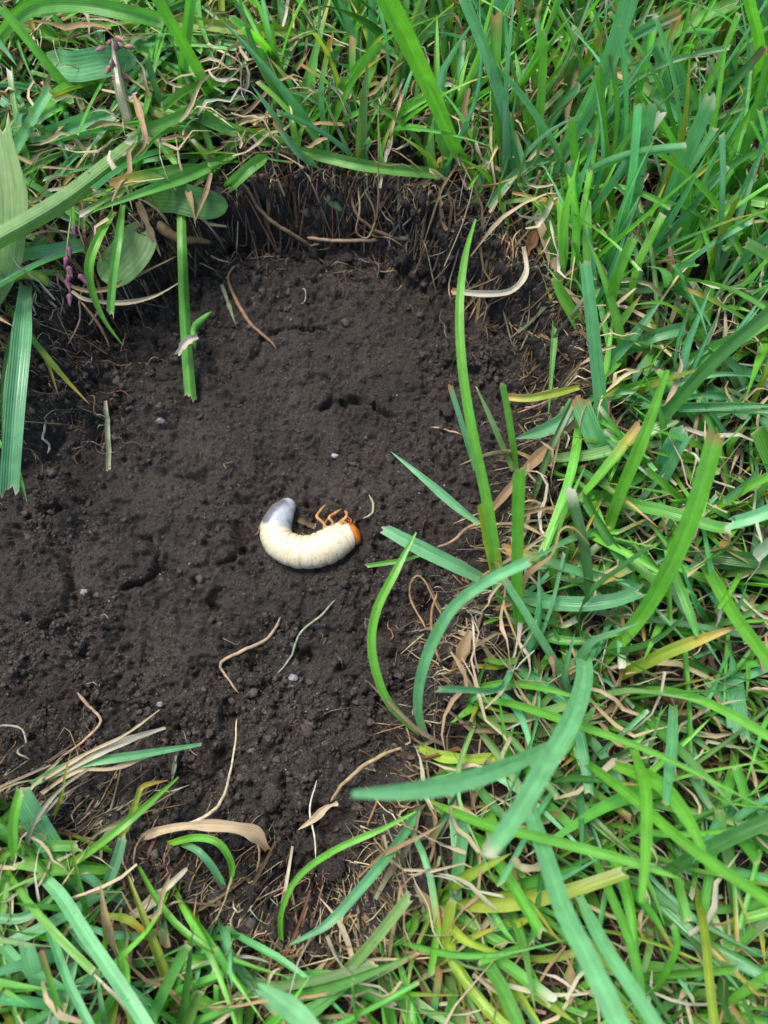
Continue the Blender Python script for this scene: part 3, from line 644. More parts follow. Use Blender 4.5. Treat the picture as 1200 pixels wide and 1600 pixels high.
DB('split cream straw hanging down from the rim corner', [(838, 335, 8), (852, 372, 6), (866, 420, 3), (882, 518, -5)], [12, 12, 10, 6], 'K')
DB('golden strip hanging beside the split cream straw', [(842, 385, 3), (850, 420, 2), (858, 455, 0), (866, 490, -3)], 9, 'Y')
DB('brown folded leaf base at the rim corner', [(838, 352, 5), (832, 375, 4), (824, 395, 2), (815, 412, 0)], 15, 'O')
DB('dry ribbon arching out over the soil across the long upright blade', [(818, 385, 2), (822, 425, 6), (800, 453, 10), (760, 459, 13), (706, 455, 14)], [7, 8, 10, 10, 9], 'W', 'cut', tipcol='brown')
RT('brown dead runner lying along the soil below the rim roots', [(545, 290, 0), (560, 340, -6), (620, 372, -12), (700, 372, -10), (790, 338, 2)], 2.6, 'U')
RT('thin tan stem slanting from the rim onto the soil', [(380, 302, 0), (420, 340, -6), (465, 372, -13), (505, 402, _)], [2.6, 3, 3, 1.5], 'U')
RT('pale straw-like root lying along the foot of the rooted wall', [(480, 372, -12), (520, 376, -14), (580, 374, -14), (640, 368, -11)], 2.8, 'T')
RT('looping thin root hanging in the rooted wall', [(560, 285, 2), (562, 330, -3), (556, 362, -9), (575, 370, -11), (588, 340, -6), (570, 300, 2)], 1.6, 'T')
RT('long hanging root crossing under the large arching blade', [(600, 160, 6), (615, 215, 4), (640, 250, 2), (650, 300, -3), (625, 340, -8), (640, 378, -12)], 1.8, 'T')
RT('tan root strand drooping from the browned-tip blade', [(716, 262, 5), (728, 298, 2), (755, 325, 0), (786, 341, -1)], [2.6, 2.6, 3, 4], 'K')
hero_thread('bulb', 'tiny cream root bulb in the rooted wall', 'bulb', [(490, 285, -1), (497, 288, -1), (503, 296, -2)], [3, 7, 2], 'W')
hero_thread('bulb', 'pale green swollen shoot base under the tiny cream bulb', 'bulb', [(505, 300, -2), (520, 315, -4), (536, 330, -7)], [6, 9, 4], 'P')
hero_thread('bulb', 'white pointed shoot tip beside the swollen shoot base', 'bulb', [(540, 310, -3), (545, 320, -5), (549, 331, -7)], [3, 5, 2], 'W')
# --- lawn on the side where the grub's head points
GB('long narrow upright blade leaning over the soil past the grub', [(782, 948, 1), (776, 890, 8), (762, 790, 20), (741, 690, 30), (723, 580, 37), (718, 480, 40), (727, 400, 40), (743, 342, 38)], [20, 19, 17, 16, 15, 14, 11, 3], 'B', 'point', jit=.02)
GB('keeled blue-green blade with forked white cut tip at the rim', [(946, 700, 2), (938, 620, 14), (926, 510, 28), (914, 408, 38)], [17, 20, 20, 17], 'C', fold=.42)
GB('flat blade pointing away beside the keeled blade', [(940, 585, 4), (965, 552, 10), (1000, 512, 16), (1038, 461, 20)], 18, 'C', 'point')
GB('wide short blue-green blade with brown cut end beneath the keeled blade', [(965, 762, 3), (945, 720, 9), (925, 675, 14), (905, 622, 18)], [22, 29, 30, 28], 'C', tipcol='brown')
GB('drooping curved blade with pale tip reaching over the rim', [(898, 628, 13), (880, 655, 13), (850, 672, 11), (806, 685, 7)], [20, 23, 20, 3], 'C', 'point')
GB('yellowing blade with torn tip lying over the rim', [(905, 605, 11), (865, 615, 12), (825, 622, 12), (792, 620, 11)], 13, 'Y', 'cut', tipcol='yellow')
GB('narrow green blade with square cut beside the drooping curved blade', [(808, 735, 3), (800, 685, 12), (793, 640, 18), (785, 600, 23)], 11, 'B')
GB('thin dying blade with forked whitish tip', [(803, 735, 3), (780, 685, 9), (765, 650, 12), (744, 604, 15)], [9, 9, 8, 2], 'P', 'point', tipcol='white')
GB('short narrow blade with brown tip leaning over the soil', [(742, 735, 0), (730, 690, 6), (718, 650, 10), (703, 602, 14)], 9, 'C', 'cut', tipcol='brown')
DB('broad tan dry leaf slanting down to the long upright blade', [(898, 660, 10), (865, 690, 8), (825, 730, 5), (768, 797, 0)], [12, 16, 15, 10], 'T')
GB('pointed green blade reaching out over the soil beyond the grub head', [(748, 818, 2), (715, 793, 5), (665, 750, 8), (610, 705, 9)], 14, 'M', 'point')
GB('upright square-topped blade standing before the drooping curved blade', [(815, 1022, 1), (808, 930, 18), (809, 830, 35), (811, 735, 48)], [12, 17, 19, 20], 'B', 'cut', jit=.02)
GB('large near blade with browned square tip high over the lawn', [(915, 1065, 2), (1000, 965, 18), (1050, 880, 34), (1090, 780, 47), (1119, 678, 57)], [15, 22, 26, 28, 27], 'B', 'cut', tipcol='brown', jit=.02)
GB('bright pointed upright blade crossing a dark sloping blade', [(940, 860, 2), (968, 775, 18), (1003, 690, 32), (1043, 578, 44)], [14, 18, 21, 8], 'B', 'point')
GB('long dark green sloping blade across the cut blades', [(955, 728, 2), (1020, 668, 16), (1115, 565, 33), (1215, 478, 44)], 21, 'D')
GB('second sloping blade parallel to the long dark one', [(1030, 600, 6), (1090, 560, 14), (1150, 530, 20), (1215, 490, 26)], 24, 'G')
GB('blunt blade with white thread at its end pointing to lawn edge', [(975, 552, 5), (1010, 530, 12), (1040, 520, 14), (1072, 512, 14)], 21, 'C')
GB('wide grey-green blade with square white cut end', [(1012, 775, 3), (1035, 735, 11), (1052, 700, 17), (1070, 670, 21)], [28, 32, 33, 31], 'C', fold=.16)
GB('cut dark blade lying below the parallel sloping blades', [(1088, 602, 4), (1115, 615, 9), (1140, 630, 11), (1167, 647, 11)], 23, 'C')
GB('flat dark blade lying level behind the keeled blade tip', [(888, 443, 5), (940, 450, 9), (1010, 450, 11), (1072, 445, 10)], 17, 'D')
GB('short bright blade rising beside the split cream straw', [(912, 525, 1), (895, 490, 6), (878, 460, 10), (868, 437, 13)], [12, 18, 18, 13], 'B')
GB('thin dull blade hanging straight down the shaded wall', [(868, 430, 1), (868, 500, -2), (862, 580, -5), (856, 660, -9)], 10, 'G', 'point')
GB('curved bright blade with rounded top near the white pellet', [(970, 528, 2), (955, 480, 14), (965, 430, 24), (990, 370, 32)], 17, 'B')
GB('thin yellow stem slanting among cut blades near lawn edge', [(1165, 660, 3), (1180, 620, 10), (1195, 585, 16), (1210, 550, 20)], 9, 'Y')
GB('narrow arching pale blade above the cut dark blade', [(995, 620, 9), (1060, 600, 15), (1120, 585, 18), (1195, 588, 16)], 10, 'C', 'point')
GB('twisted flat blade with white torn tip lying toward lawn edge', [(880, 760, 3), (960, 782, 12), (1040, 800, 19), (1110, 822, 22), (1148, 828, 22)], 21, 'G', twist=.5, tipcol='white')
GB('bright thin blade slanting up beside the twisted flat blade', [(1090, 812, 4), (1130, 785, 12), (1180, 755, 20), (1230, 730, 26)], 14, 'B')
GB('pale wide blade coming in from lawn edge with rounded end', [(1240, 780, 34), (1205, 797, 34), (1170, 810, 33), (1138, 818, 31)], 22, 'M', 'cut')
GB('broad blue-green blade reaching toward the grub head with square end', [(760, 908, 1), (715, 885, 7), (660, 858, 11), (600, 826, 12)], [16, 22, 24, 17], 'M')
GB('arching blade curving down beside the blade that reaches the grub', [(668, 1155, -2), (625, 1118, 6), (598, 1080, 12), (581, 1015, 18), (588, 955, 22), (618, 893, 24), (650, 832, 24)], [8, 12, 13, 14, 14, 13, 3], 'B', 'point')
GB('tall near blade bowing in a wide arch above the rim', [(668, 1160, -2), (653, 1108, 12), (662, 1040, 28), (700, 960, 44), (755, 912, 54), (828, 876, 60)], [10, 14, 17, 19, 18, 17], 'M', 'cut', jit=.02)
GB('small cut blade stub pointing at the grub from the rim', [(655, 868, 3), (625, 876, 3), (600, 880, 2), (573, 884, 0)], 8, 'G')
GB('dark twisted blade with torn end lying level below the tall square blade', [(790, 922, 4), (840, 938, 12), (900, 945, 16), (955, 940, 18), (1003, 925, 18)], [18, 22, 24, 24, 22], 'C', twist=.5, jit=.03)
GB('thick pale stem base of the long narrow upright blade', [(785, 935, 0), (775, 890, 8), (763, 835, 14), (752, 788, 20)], [17, 20, 20, 14], 'Y', 'point')
DB('twisting tan ribbon looping over the torn dark blade', [(775, 951, 6), (808, 938, 12), (824, 900, 20), (862, 868, 24), (876, 830, 26), (895, 826, 26), (922, 852, 22)], [4, 6, 9, 9, 8, 10, 7], 'T', twist=1.4)
GB('pale yellow-green blade with brown tip lying toward lawn edge', [(968, 1057, 6), (1010, 1035, 16), (1065, 1010, 23), (1157, 977, 28)], [14, 19, 20, 4], 'Y', 'point', tipcol='brown', jit=.03)
GB('bright blade crossing under the large near blade toward lawn edge', [(1085, 860, 4), (1115, 905, 18), (1150, 965, 30), (1215, 1050, 44)], 20, 'B')
GB('wide dark blade lying flat toward lawn edge', [(1070, 860, 5), (1120, 868, 10), (1170, 875, 12), (1230, 880, 13)], 25, 'D')
GB('slim pale blurred blade falling past the bright crossing blade', [(1040, 860, 20), (1055, 900, 24), (1075, 950, 26), (1090, 996, 26)], 14, 'G', 'round')
DB('papery tan leaf sheath at the root of the arching blades', [(700, 1090, -2), (712, 1055, 3), (722, 1020, 7), (735, 985, 9)], [16, 26, 28, 10], 'T')
GB('long bright blade running level toward lawn edge from the papery sheath', [(722, 1090, 2), (800, 1100, 14), (900, 1132, 27), (1030, 1180, 38), (1210, 1270, 50)], 14, 'B', 'point')
GB('second long blade running above the level bright one', [(725, 1078, 3), (790, 1068, 11), (860, 1078, 18), (950, 1105, 24)], 12, 'B', 'point')
GB('slightly arched blade running out past the pale yellow-green blade', [(975, 1080, 6), (1040, 1080, 16), (1110, 1100, 24), (1215, 1158, 34)], 15, 'B')
DB('orange and yellow dying leaf at the rim below the papery sheath', [(655, 1168, 1), (690, 1182, 6), (740, 1186, 8), (790, 1185, 7), (835, 1205, 4)], [14, 16, 14, 11, 6], 'Y', 'cut', tipcol='brown')
GB('upright near blade with pale blunt tip falling toward the viewer', [(1052, 1102, 16), (1050, 1160, 28), (1045, 1210, 36), (1040, 1258, 42)], [12, 17, 18, 9], 'C', 'cut')
GB('wide grey-blue blade with fringed white end near lawn edge', [(1140, 1030, 4), (1145, 1070, 10), (1150, 1110, 14), (1154, 1150, 16)], 33, 'C', fold=.14)
GB('broad near blade arching down with whitish square tip', [(908, 1005, 4), (913, 1055, 26), (895, 1120, 46), (850, 1200, 62), (805, 1275, 72), (762, 1335, 78)], [20, 26, 31, 34, 34, 24], 'M', 'cut', tipcol='white', jit=.02)
GB('blurred near blade bowing out over the soil with rounded end', [(860, 1165, 30), (800, 1195, 52), (720, 1222, 66), (640, 1236, 75), (575, 1240, 80), (550, 1240, 82)], [14, 22, 28, 32, 31, 12], 'M', 'point', jit=.02)
DB('vertical orange straw standing beside the pale yellow-green blade', [(972, 950, 14), (974, 1000, 12), (970, 1045, 10), (966, 1095, 8)], 7, 'O')
# --- lawn round the foot of the near arching blades
GB('long blue-green blade slanting through the shaded gap', [(668, 1240, -2), (640, 1290, 6), (600, 1345, 14), (555, 1398, 19), (510, 1445, 21), (453, 1476, 20)], [9, 14, 15, 16, 15, 3], 'C', 'point')
GB('blade arched from a dead brown root over the soil corner', [(446, 1562, -8), (440, 1480, 2), (440, 1425, 10), (465, 1372, 16), (520, 1330, 20), (600, 1294, 21), (650, 1268, 20)], [4, 6, 8, 9, 10, 10, 3], 'B', 'point', base=(.30, .18, .07))
GB('pale green blade slanting up from the bottom soil gap', [(480, 1590, 4), (530, 1530, 12), (580, 1475, 18), (640, 1400, 22)], 18, 'P')
GB('blurred pale near blade end at the bottom soil gap', [(500, 1615, 52), (465, 1585, 50), (430, 1558, 46), (402, 1536, 42)], 32, 'M', 'point')
GB('long near blade plunging down through the lawn corner', [(815, 1230, 6), (850, 1330, 34), (880, 1420, 50), (925, 1510, 62), (985, 1640, 72)], [18, 26, 30, 33, 34], 'M', 'cut', jit=.02)
GB('near blade running close beside the plunging one', [(905, 1400, 24), (940, 1470, 40), (985, 1540, 50), (1050, 1640, 60)], 23, 'M', 'cut')
GB('upright dark blade in the black shaded gap', [(722, 1480, 2), (712, 1400, 8), (720, 1330, 12), (728, 1270, 14)], 20, 'C')
GB('blade falling through the shaded gap to the bottom edge', [(738, 1420, 2), (755, 1490, 12), (785, 1545, 18), (815, 1612, 24)], 22, 'G')
DB('tan withered leaf with curled tip in the shaded gap', [(652, 1390, 8), (680, 1420, 9), (705, 1445, 10), (728, 1462, 9), (722, 1448, 12)], [4, 18, 16, 12, 6], 'T')
DB('long cream dead stalk dropping through the shaded gap', [(712, 1460, 6), (716, 1500, 8), (735, 1550, 9), (790, 1605, 10)], [6, 8, 9, 10], 'S')
DB('thin tan stalk running over the blue-green slanting blade', [(560, 1370, 8), (600, 1335, 13), (660, 1305, 16), (702, 1280, 14)], 6, 'T')
GB('level bright blade crossing behind the plunging near blade', [(672, 1252, 6), (750, 1285, 24), (850, 1310, 34), (980, 1345, 42), (1060, 1372, 46)], 15, 'B', 'round')
GB('near drooping blade with pale tip beside the wide dark crossing blade', [(990, 1170, 26), (1008, 1230, 36), (1010, 1310, 44), (1002, 1410, 50)], [12, 17, 18, 10], 'B', 'point')
GB('wide dark crossing blade with pale edge in the lawn corner', [(1040, 1362, 14), (1100, 1330, 22), (1150, 1305, 26), (1230, 1270, 30)], 24, 'D')
GB('long bright blade sloping down to the lawn corner', [(885, 1168, 12), (980, 1240, 32), (1080, 1325, 46), (1220, 1420, 60)], 17, 'B')
GB('upright pale blade with square brown tip in the lawn corner', [(1148, 1430, 8), (1142, 1360, 14), (1130, 1310, 17), (1124, 1265, 18)], 17, 'P')
GB('S-bent bright blade with blunt end in the lawn corner', [(1015, 1560, 10), (1045, 1510, 24), (1058, 1475, 30), (1052, 1445, 32)], 11, 'B')
GB('narrow olive blade dropping to the bottom edge', [(1085, 1380, 8), (1100, 1450, 20), (1108, 1530, 28), (1118, 1615, 34)], 14, 'Y')
GB('long medium blade sloping past the S-bent blade', [(910, 1300, 10), (955, 1400, 26), (990, 1490, 36), (1010, 1620, 46)], 15, 'G')
GB('broad blurred blade ending above the wide dark crossing blade', [(960, 1195, 24), (1030, 1225, 36), (1080, 1290, 44), (1108, 1360, 48)], [14, 24, 22, 8], 'B', 'point')
DB('white dead strip standing near the S-bent blade', [(1012, 1595, 14), (1014, 1565, 16), (1017, 1540, 17), (1019, 1515, 18)], 8, 'W')
DB('yellow-orange dying tip in the shaded gap beside the plunging blade', [(785, 1440, 8), (805, 1444, 12), (820, 1438, 14), (836, 1430, 15)], [8, 10, 10, 3], 'Y', tipcol='yellow')
DB('curled cream strip caught on the plunging near blade', [(802, 1340, 26), (815, 1355, 30), (835, 1356, 30), (850, 1350, 28)], [5, 11, 12, 10], 'K')
# --- turf corner with the broad straw
GB('broad pale blue-green blade with square top in the turf corner', [(112, 1378, 3), (85, 1330, 9), (58, 1288, 13), (30, 1240, 16)], [24, 31, 34, 33], 'C', fold=.14)
GB('long arched blade sweeping down through the turf corner', [(58, 1362, 8), (95, 1400, 16), (140, 1470, 22), (185, 1535, 26), (240, 1620, 30)], [14, 20, 21, 21, 20], 'M', jit=.02)
GB('thin curved blade reaching from the turf corner over the soil', [(62, 1366, 4), (120, 1343, 10), (180, 1300, 12), (225, 1262, 10), (279, 1214, 4)], [11, 13, 12, 12, 3], 'B', 'point')
GB('blade with yellow curled tip crossing the thin curved blade', [(188, 1308, 4), (202, 1282, 7), (215, 1245, 9), (225, 1228, 9), (262, 1219, 5)], [9, 12, 9, 8, 2], 'Y', 'point', tipcol='brown')
GB('short blade rising to the yellow curled tip', [(135, 1428, 1), (160, 1395, 6), (180, 1350, 10), (192, 1308, 11)], [9, 14, 17, 14], 'C')
GB('small blade looping down beside the broad straw', [(258, 1320, 0), (305, 1309, 5), (342, 1318, 6), (362, 1352, 2), (359, 1388, -4)], [9, 11, 11, 10, 3], 'B', 'point')
GB('small hooked blade falling to the soil under the broad straw', [(285, 1318, 0), (312, 1332, 4), (340, 1368, 1), (362, 1423, -6)], [9, 11, 11, 4], 'C', 'point')
DB('broad cream straw leaf with split orange end lying on the soil edge', [(215, 1312, 1), (250, 1298, 4), (300, 1290, 5), (360, 1292, 3), (398, 1303, 0), (418, 1328, -5)], [6, 18, 19, 19, 22, 10], 'K', 'cut', tipcol='brown')
DB('pale withered blade pointing up from the turf corner', [(200, 1436, 3), (225, 1418, 6), (255, 1392, 8), (292, 1357, 9)], [10, 15, 15, 4], 'W')
DB('blade withered orange at its bent end in the turf corner', [(135, 1437, 5), (175, 1432, 9), (205, 1440, 9), (238, 1470, 5)], [8, 11, 11, 5], 'Y', tipcol='brown')
GB('upright bright blade below the withered orange blade', [(200, 1545, 12), (196, 1510, 10), (190, 1475, 7), (188, 1440, 3)], 13, 'B')
GB('short flat blade with orange spot and torn end in turf corner', [(-8, 1332, 5), (35, 1328, 9), (80, 1322, 11), (125, 1322, 10)], 17, 'G')
GB('dark small blade pointing up beside the long arched blade', [(102, 1470, 2), (104, 1420, 6), (106, 1375, 9), (110, 1332, 11)], 12, 'D', 'point')
GB('bright standing blade over the broad pale blade', [(22, 1340, 14), (20, 1300, 18), (24, 1265, 20), (32, 1235, 20)], 15, 'B')
GB('long lower blade curving to the bottom of the turf corner', [(68, 1430, 8), (85, 1475, 14), (105, 1530, 18), (145, 1612, 22)], 14, 'C')
GB('blade tapering to a thread across the long lower blade', [(-10, 1460, 12), (25, 1500, 16), (70, 1527, 16), (120, 1550, 14), (168, 1544, 10)], [14, 17, 12, 6, 2], 'C', 'point')
GB('curved blade sagging across the turf corner', [(84, 1398, 10), (60, 1420, 13), (30, 1435, 14), (-10, 1434, 14)], 15, 'C')
GB('wide green blade with square cut near the bottom straws', [(272, 1548, 5), (300, 1558, 10), (330, 1575, 13), (358, 1588, 14)], 22, 'B')
DB('long thin cream straw arching over the bottom gap', [(205, 1568, 5), (260, 1530, 9), (320, 1505, 11), (385, 1495, 10), (443, 1512, 5)], [4, 7, 9, 7, 2], 'W')
RT('long thin dead stalk curving from the broad straw over the soil', [(222, 1311, 1), (285, 1290, 4), (335, 1262, 3), (360, 1210, -8), (371, 1122, -18)], [3, 2.6, 2.3, 1.8, 1.2], 'K')
GB('pale blue-green blade fanning out over the soil edge', [(48, 1226, 1), (110, 1196, 3), (200, 1182, 2), (314, 1163, -6)], [10, 15, 13, 5], 'C', 'cut')
DB('cream tipped blade of the fan at the soil edge', [(62, 1222, 1), (130, 1190, 4), (190, 1160, 4), (258, 1137, -1)], [7, 9, 9, 8], 'W', 'cut')
DB('thin tan straw of the fan at the soil edge', [(65, 1220, 2), (130, 1180, 5), (195, 1148, 6), (249, 1109, 3)], [4, 6, 5, 2], 'K')
DB('curved cream straw under the fan at the soil edge', [(64, 1240, 1), (120, 1205, 3), (180, 1200, 2), (254, 1172, -3)], [7, 7, 6, 4], 'K')
GB('thin stem with orange tip across the fan blades', [(78, 1290, 2), (95, 1245, 9), (103, 1205, 13), (112, 1170, 15)], 6, 'Y', 'point', tipcol='brown')
DB('grey-green wilted stem bent across the broad pale blade', [(48, 1368, 5), (42, 1320, 12), (60, 1275, 16), (98, 1230, 16), (140, 1200, 14)], [7, 9, 7, 6, 5], 'S')
# --- roots, threads and clippings lying on the bare soil
RT('orange-tan hooked root on the soil beside the hanging stem', [(368, 418, _), (357, 440, _), (376, 484, _), (400, 515, _), (433, 547, _)], [1.5, 2.8, 3.2, 2.6, 1.3], 'O')
DB('greyish straw fragment beside the hooked root', [(347, 446, _), (358, 478, _), (371, 515, _)], 6, 'S')
RT('bent tan root on the soil below the grub', [(438, 965, _), (418, 998, _), (375, 1020, _), (344, 1036, _), (352, 1052, _), (375, 1085, _)], [2.0, 2.6, 3.0, 2.6, 2.2, 1.3], 'T')
RT('pale grey-green thread curving on the soil below the grub', [(525, 936, _), (500, 968, _), (472, 988, _), (458, 1025, _), (433, 1053, _)], [1.2, 2.0, 1.6, 1.8, 1.0], 'S')
RT('tan crooked root near the fan of pale blades', [(123, 1080, _), (142, 1105, _), (159, 1128, _), (135, 1156, _), (108, 1180, _), (90, 1205, _)], [2.8, 2.6, 2.4, 2, 2, 2], 'T')
RT('grey thread bent on the soil near the fan of pale blades', [(-5, 1134, _), (34, 1137, _), (48, 1160, _), (57, 1186, _)], 1.9, 'S')
RT('fine white root hair standing on the soil beside the forked wood bit', [(495, 1218, -16), (488, 1245, -17), (484, 1270, -17), (490, 1305, -17), (494, 1342, -17)], [1, 1.5, 1.6, 1.4, 1], 'W')
DB('forked pale wood bit near the fine white root hair', [(528, 1255, -14), (510, 1262, -15), (490, 1280, -16), (465, 1297, -17)], 10, 'K')
RT('brown stalk slanting from the lawn onto the forked wood bit', [(640, 1165, -4), (600, 1180, -9), (545, 1215, -13), (515, 1255, -15)], [2, 3, 3.4, 2.5], 'T')
RT('second thin brown stalk over the soil at the lawn rim', [(650, 1190, -4), (610, 1215, -8), (590, 1250, -10), (572, 1290, -12)], [2, 2.4, 2.4, 1.6], 'O')
GB('slender pale green clipping lying alone on the soil', [(168, 630, _), (172, 665, _), (173, 700, _), (170, 736, _)], 8, 'S', 'cut')
RT('curly white rootlet on the fibrous slope', [(76, 664, _), (80, 680, _), (74, 690, _), (82, 700, _), (80, 714, _)], 1.9, 'W')
RT('thin twig lying before the grub head', [(576, 774, _), (583, 790, _), (580, 806, _), (568, 812, _)], [1.2, 2.0, 2.0, 2.4], 'S')
DB('brown bark flake inside the curl of the grub', [(466, 813, _), (478, 818, _), (492, 823, _)], 9, 'U', 'cut')
DB('small green clipping under the fan of pale blades', [(276, 1180, _), (274, 1200, _), (271, 1222, _)], 6, 'S')
RT('short tan fibre on soil between the grub and the rim', [(672, 668, _), (695, 672, _), (722, 680, _)], 1.6, 'T')
RT('curled root loop at the rim beside the arching blade', [(712, 1005, -4), (690, 960, -8), (655, 900, -10), (640, 930, -12), (665, 985, -10)], 1.8, 'O')
RT('brown root looping under the reaching blue-green blade', [(790, 818, 0), (740, 822, -3), (705, 848, -8), (683, 855, -12)], [2.4, 2.8, 2.8, 1.6], 'T')
RT('brown stalk rising through the rim beside the papery sheath', [(700, 1060, -2), (680, 1010, 0), (672, 965, 3), (682, 925, 4)], 2.2, 'O')
RT('thin brown root hanging on the slope below the cream strand', [(125, 468, 1), (150, 500, -3), (163, 525, -7), (170, 545, -10)], [1.4, 2.4, 2.2, 1.2], 'O')

# ------------------------------------------------------------------ small solid things
def lump(name, label, cat, px, py, rpx, colr, sq=(1, 1, .75), sub=None, amp=.25, sink=.25, mat=None, group=None):
    p = ground(px, py); r = rpx * mm_per_px(p); v, f = sub or ICO3
    k = 1 + amp * fbm(v[:, 0] * 1.6 + px, v[:, 1] * 1.6 + v[:, 2] * 1.9 + py, 5, 4)
    X = v * k[:, None] * np.array(sq) * r + np.array([0, 0, r * sq[2] * (1 - 2 * sink)])
    ac = Acc(); ac.add(X, f, np.repeat(np.array([colr], float), len(v), 0) * (1 + .3 * fbm(v[:, 0] * 5 + px, v[:, 1] * 5 + v[:, 2] * 4, 6, 3))[:, None])
    return tag(link(name, ac.mesh(name, True), mat or M_CRUMB, None, p), label, cat, group)
lump('pebble', 'small round white pellet lying under the orange-yellow dying blade tip', 'pellet', 897, 379, 11, (.62, .60, .55), (1, .95, .9), amp=.08, sink=.05)
lump('pebble', 'small whitish pebble beside the pale grey-green thread', 'pebble', 458, 1060, 7, (.17, .17, .18), (1.1, .85, .7), amp=.5, sink=.42)
lump('pebble', 'tiny pale stone on the flat soil left bare beside the cracked plate', 'pebble', 132, 925, 5.5, (0.165, 0.149, 0.138), (1.15, .85, .7), amp=.5, sink=.4)
lump('pebble', 'tiny grey stone on the soil beyond the grub tail', 'pebble', 250, 658, 7, (0.11, 0.11, 0.116), (1.15, .85, .7), amp=.5, sink=.4)
lump('pebble', 'pale quartz grain on open soil beyond the grub head', 'pebble', 523, 713, 4.5, (0.231, 0.22, 0.22), (1.15, .85, .7), amp=.5, sink=.4)
lump('pebble', 'pinkish stone below the bent tan root', 'pebble', 392, 1172, 7, (0.121, 0.083, 0.061), (1.15, .85, .7), amp=.5, sink=.4)
lump('pebble', 'grey stone below the bare soil clipping near the thread', 'pebble', 250, 1100, 5, (0.143, 0.138, 0.138), (1.15, .85, .7), amp=.5, sink=.4)
CLODAT = ['beside the shoot of the hanging stem', 'just below the cut end of the hanging stem', 'under the dark oval leaf', 'on the soil below the slender pale clipping', 'beyond the fan of pale blades on open soil', 'between the fan of pale blades and the tan root',
          'in the loose soil near the brown slanting stalk', 'in the loose soil behind the white root hair', 'beside the long thin dead stalk end', 'behind the broad cream straw in open soil', 'beside the bowed blades at the rim', 'below the cream straw strand',
          'at the foot of the rooted wall by the corner', 'at the foot of the rooted wall by the straw-like root', 'below the small cut blade stub', 'beside the short brown-tipped blade', 'below the bent tan root', 'under the broad cream straw', 'under the arched blade of the soil corner', 'near the small hooked blade end']
for k, (px, py, r) in enumerate([(305, 505, 17), (262, 585, 15), (345, 330, 16), (150, 800, 14), (95, 1010, 18), (230, 1180, 14), (560, 1120, 17), (480, 1190, 15), (425, 1245, 17), (330, 1260, 13), (640, 985, 13), (205, 470, 14), (660, 420, 13), (540, 400, 13), (600, 1010, 14), (700, 640, 12), (395, 1060, 13), (300, 1330, 14), (520, 1360, 17), (385, 1400, 15)]):
    ac = Acc(); p = ground(px, py); R_ = r * mm_per_px(p); v, f = ICO5 if r > 12 else ICO3
    q = v + rng.uniform(0, 30, 3)
    n_ = .34 * fbm(q[:, 0] * 1.4 + q[:, 2], q[:, 1] * 1.4 - q[:, 2] * .7, 90 + k, 3) + .26 * fbm(q[:, 0] * 5 + q[:, 2] * 3, q[:, 1] * 5 - q[:, 2] * 4, 95 + k, 4) + .10 * fbm(q[:, 0] * 17 + q[:, 2] * 9, q[:, 1] * 17 - q[:, 2] * 13, 97 + k, 3)
    X = v * (1 + n_)[:, None] * R_ * np.array([rng.uniform(.9, 1.25), rng.uniform(.8, 1.1), .62])
    ac.add(X, f, np.repeat(np.array([[.05, .036, .027]]), len(v), 0))
    tag(link('soil_clod', ac.mesh('soil_clod', True), M_SOIL, None, p + np.array([0, 0, R_ * .06])), 'rough dark soil clod ' + CLODAT[k], 'clod', 'clods on the floor of the hole')

# purple flowering spike
P = np.array([at(x, y, z / 1000.) for x, y, z in [(112, 330, 14), (106, 375, 13), (104, 410, 11), (108, 440, 8), (111, 464, 6)]])
root = tag(empty('flower_spike', P[0]), 'drooping grass flower spike with purple spikelets over the cream straw', 'flower spike')
ac = Acc(); tube(ac, P, .00022, pal('P')); link('stalk', ac.mesh('stalk', True, P[0]), M_LEAF, root)
for x, y, z, dx, dy in [(107, 385, 13, 2, 9), (105, 400, 12, -3, 9), (106, 415, 11, 5, 9), (110, 428, 10, -5, 8), (123, 428, 10, 9, 8), (108, 458, 7, 1, 10), (104, 436, 9, 4, 10), (113, 352, 13, 3, 9)]:
    a_ = at(x, y, z / 1000.); b_ = at(x + dx * 1.5, y + dy * 2.1, (z - 1) / 1000.)
    ac = Acc(); tube(ac, [a_, (a_ + b_) / 2, b_], [.0002, .0009, .0006, .0004, .0001], np.array([.15, .045, .085]) * rng.uniform(.7, 1.2), sides=8, n=10); link('spikelet', ac.mesh('spikelet', True, P[0]), M_ROOT, root)
P = np.array([at(x, y, z / 1000.) for x, y, z in [(205, 200, 9), (195, 165, 12), (188, 140, 14), (175, 60, 18)]])
root = tag(empty('flower_spike', P[0]), 'pinkish flower cluster on a thick stalk among the weeds', 'flower spike')
ac = Acc(); tube(ac, P, [.0016, .0016, .0012, .0006], pal('S')); link('stalk', ac.mesh('stalk', True, P[0]), M_LEAF, root)
for q in range(14):
    c = P[2] + (P[3] - P[2]) * rng.uniform(.1, 1) + rng.normal(size=3) * .0016; e = c + norm(rng.normal(size=3)) * .0032
    ac = Acc(); tube(ac, [c, (c + e) / 2, e], [.0002, .0008, .0002], np.array([.27, .14, .13]) * rng.uniform(.7, 1.2), sides=7, n=8); link('spikelet', ac.mesh('spikelet', True, P[0]), M_ROOT, root)
P = np.array([at(x, y, z / 1000.) for x, y, z in [(305, 545, -13), (303, 515, -12), (315, 500, -10), (331, 487, -9)]])
ac = Acc(); tube(ac, P, [.0006, .0011, .0010, .0005], pal('G')); tag(link('side_shoot', ac.mesh('side_shoot', True, P[0]), M_LEAF, None, P[0]), 'small side shoot growing from the hanging stem', 'shoot')
DB('white papery sheath flap on the hanging stem', [(309, 526, -11), (296, 530, -10), (286, 540, -10), (277, 554, -11)], [8, 13, 12, 8], 'W', 'cut')
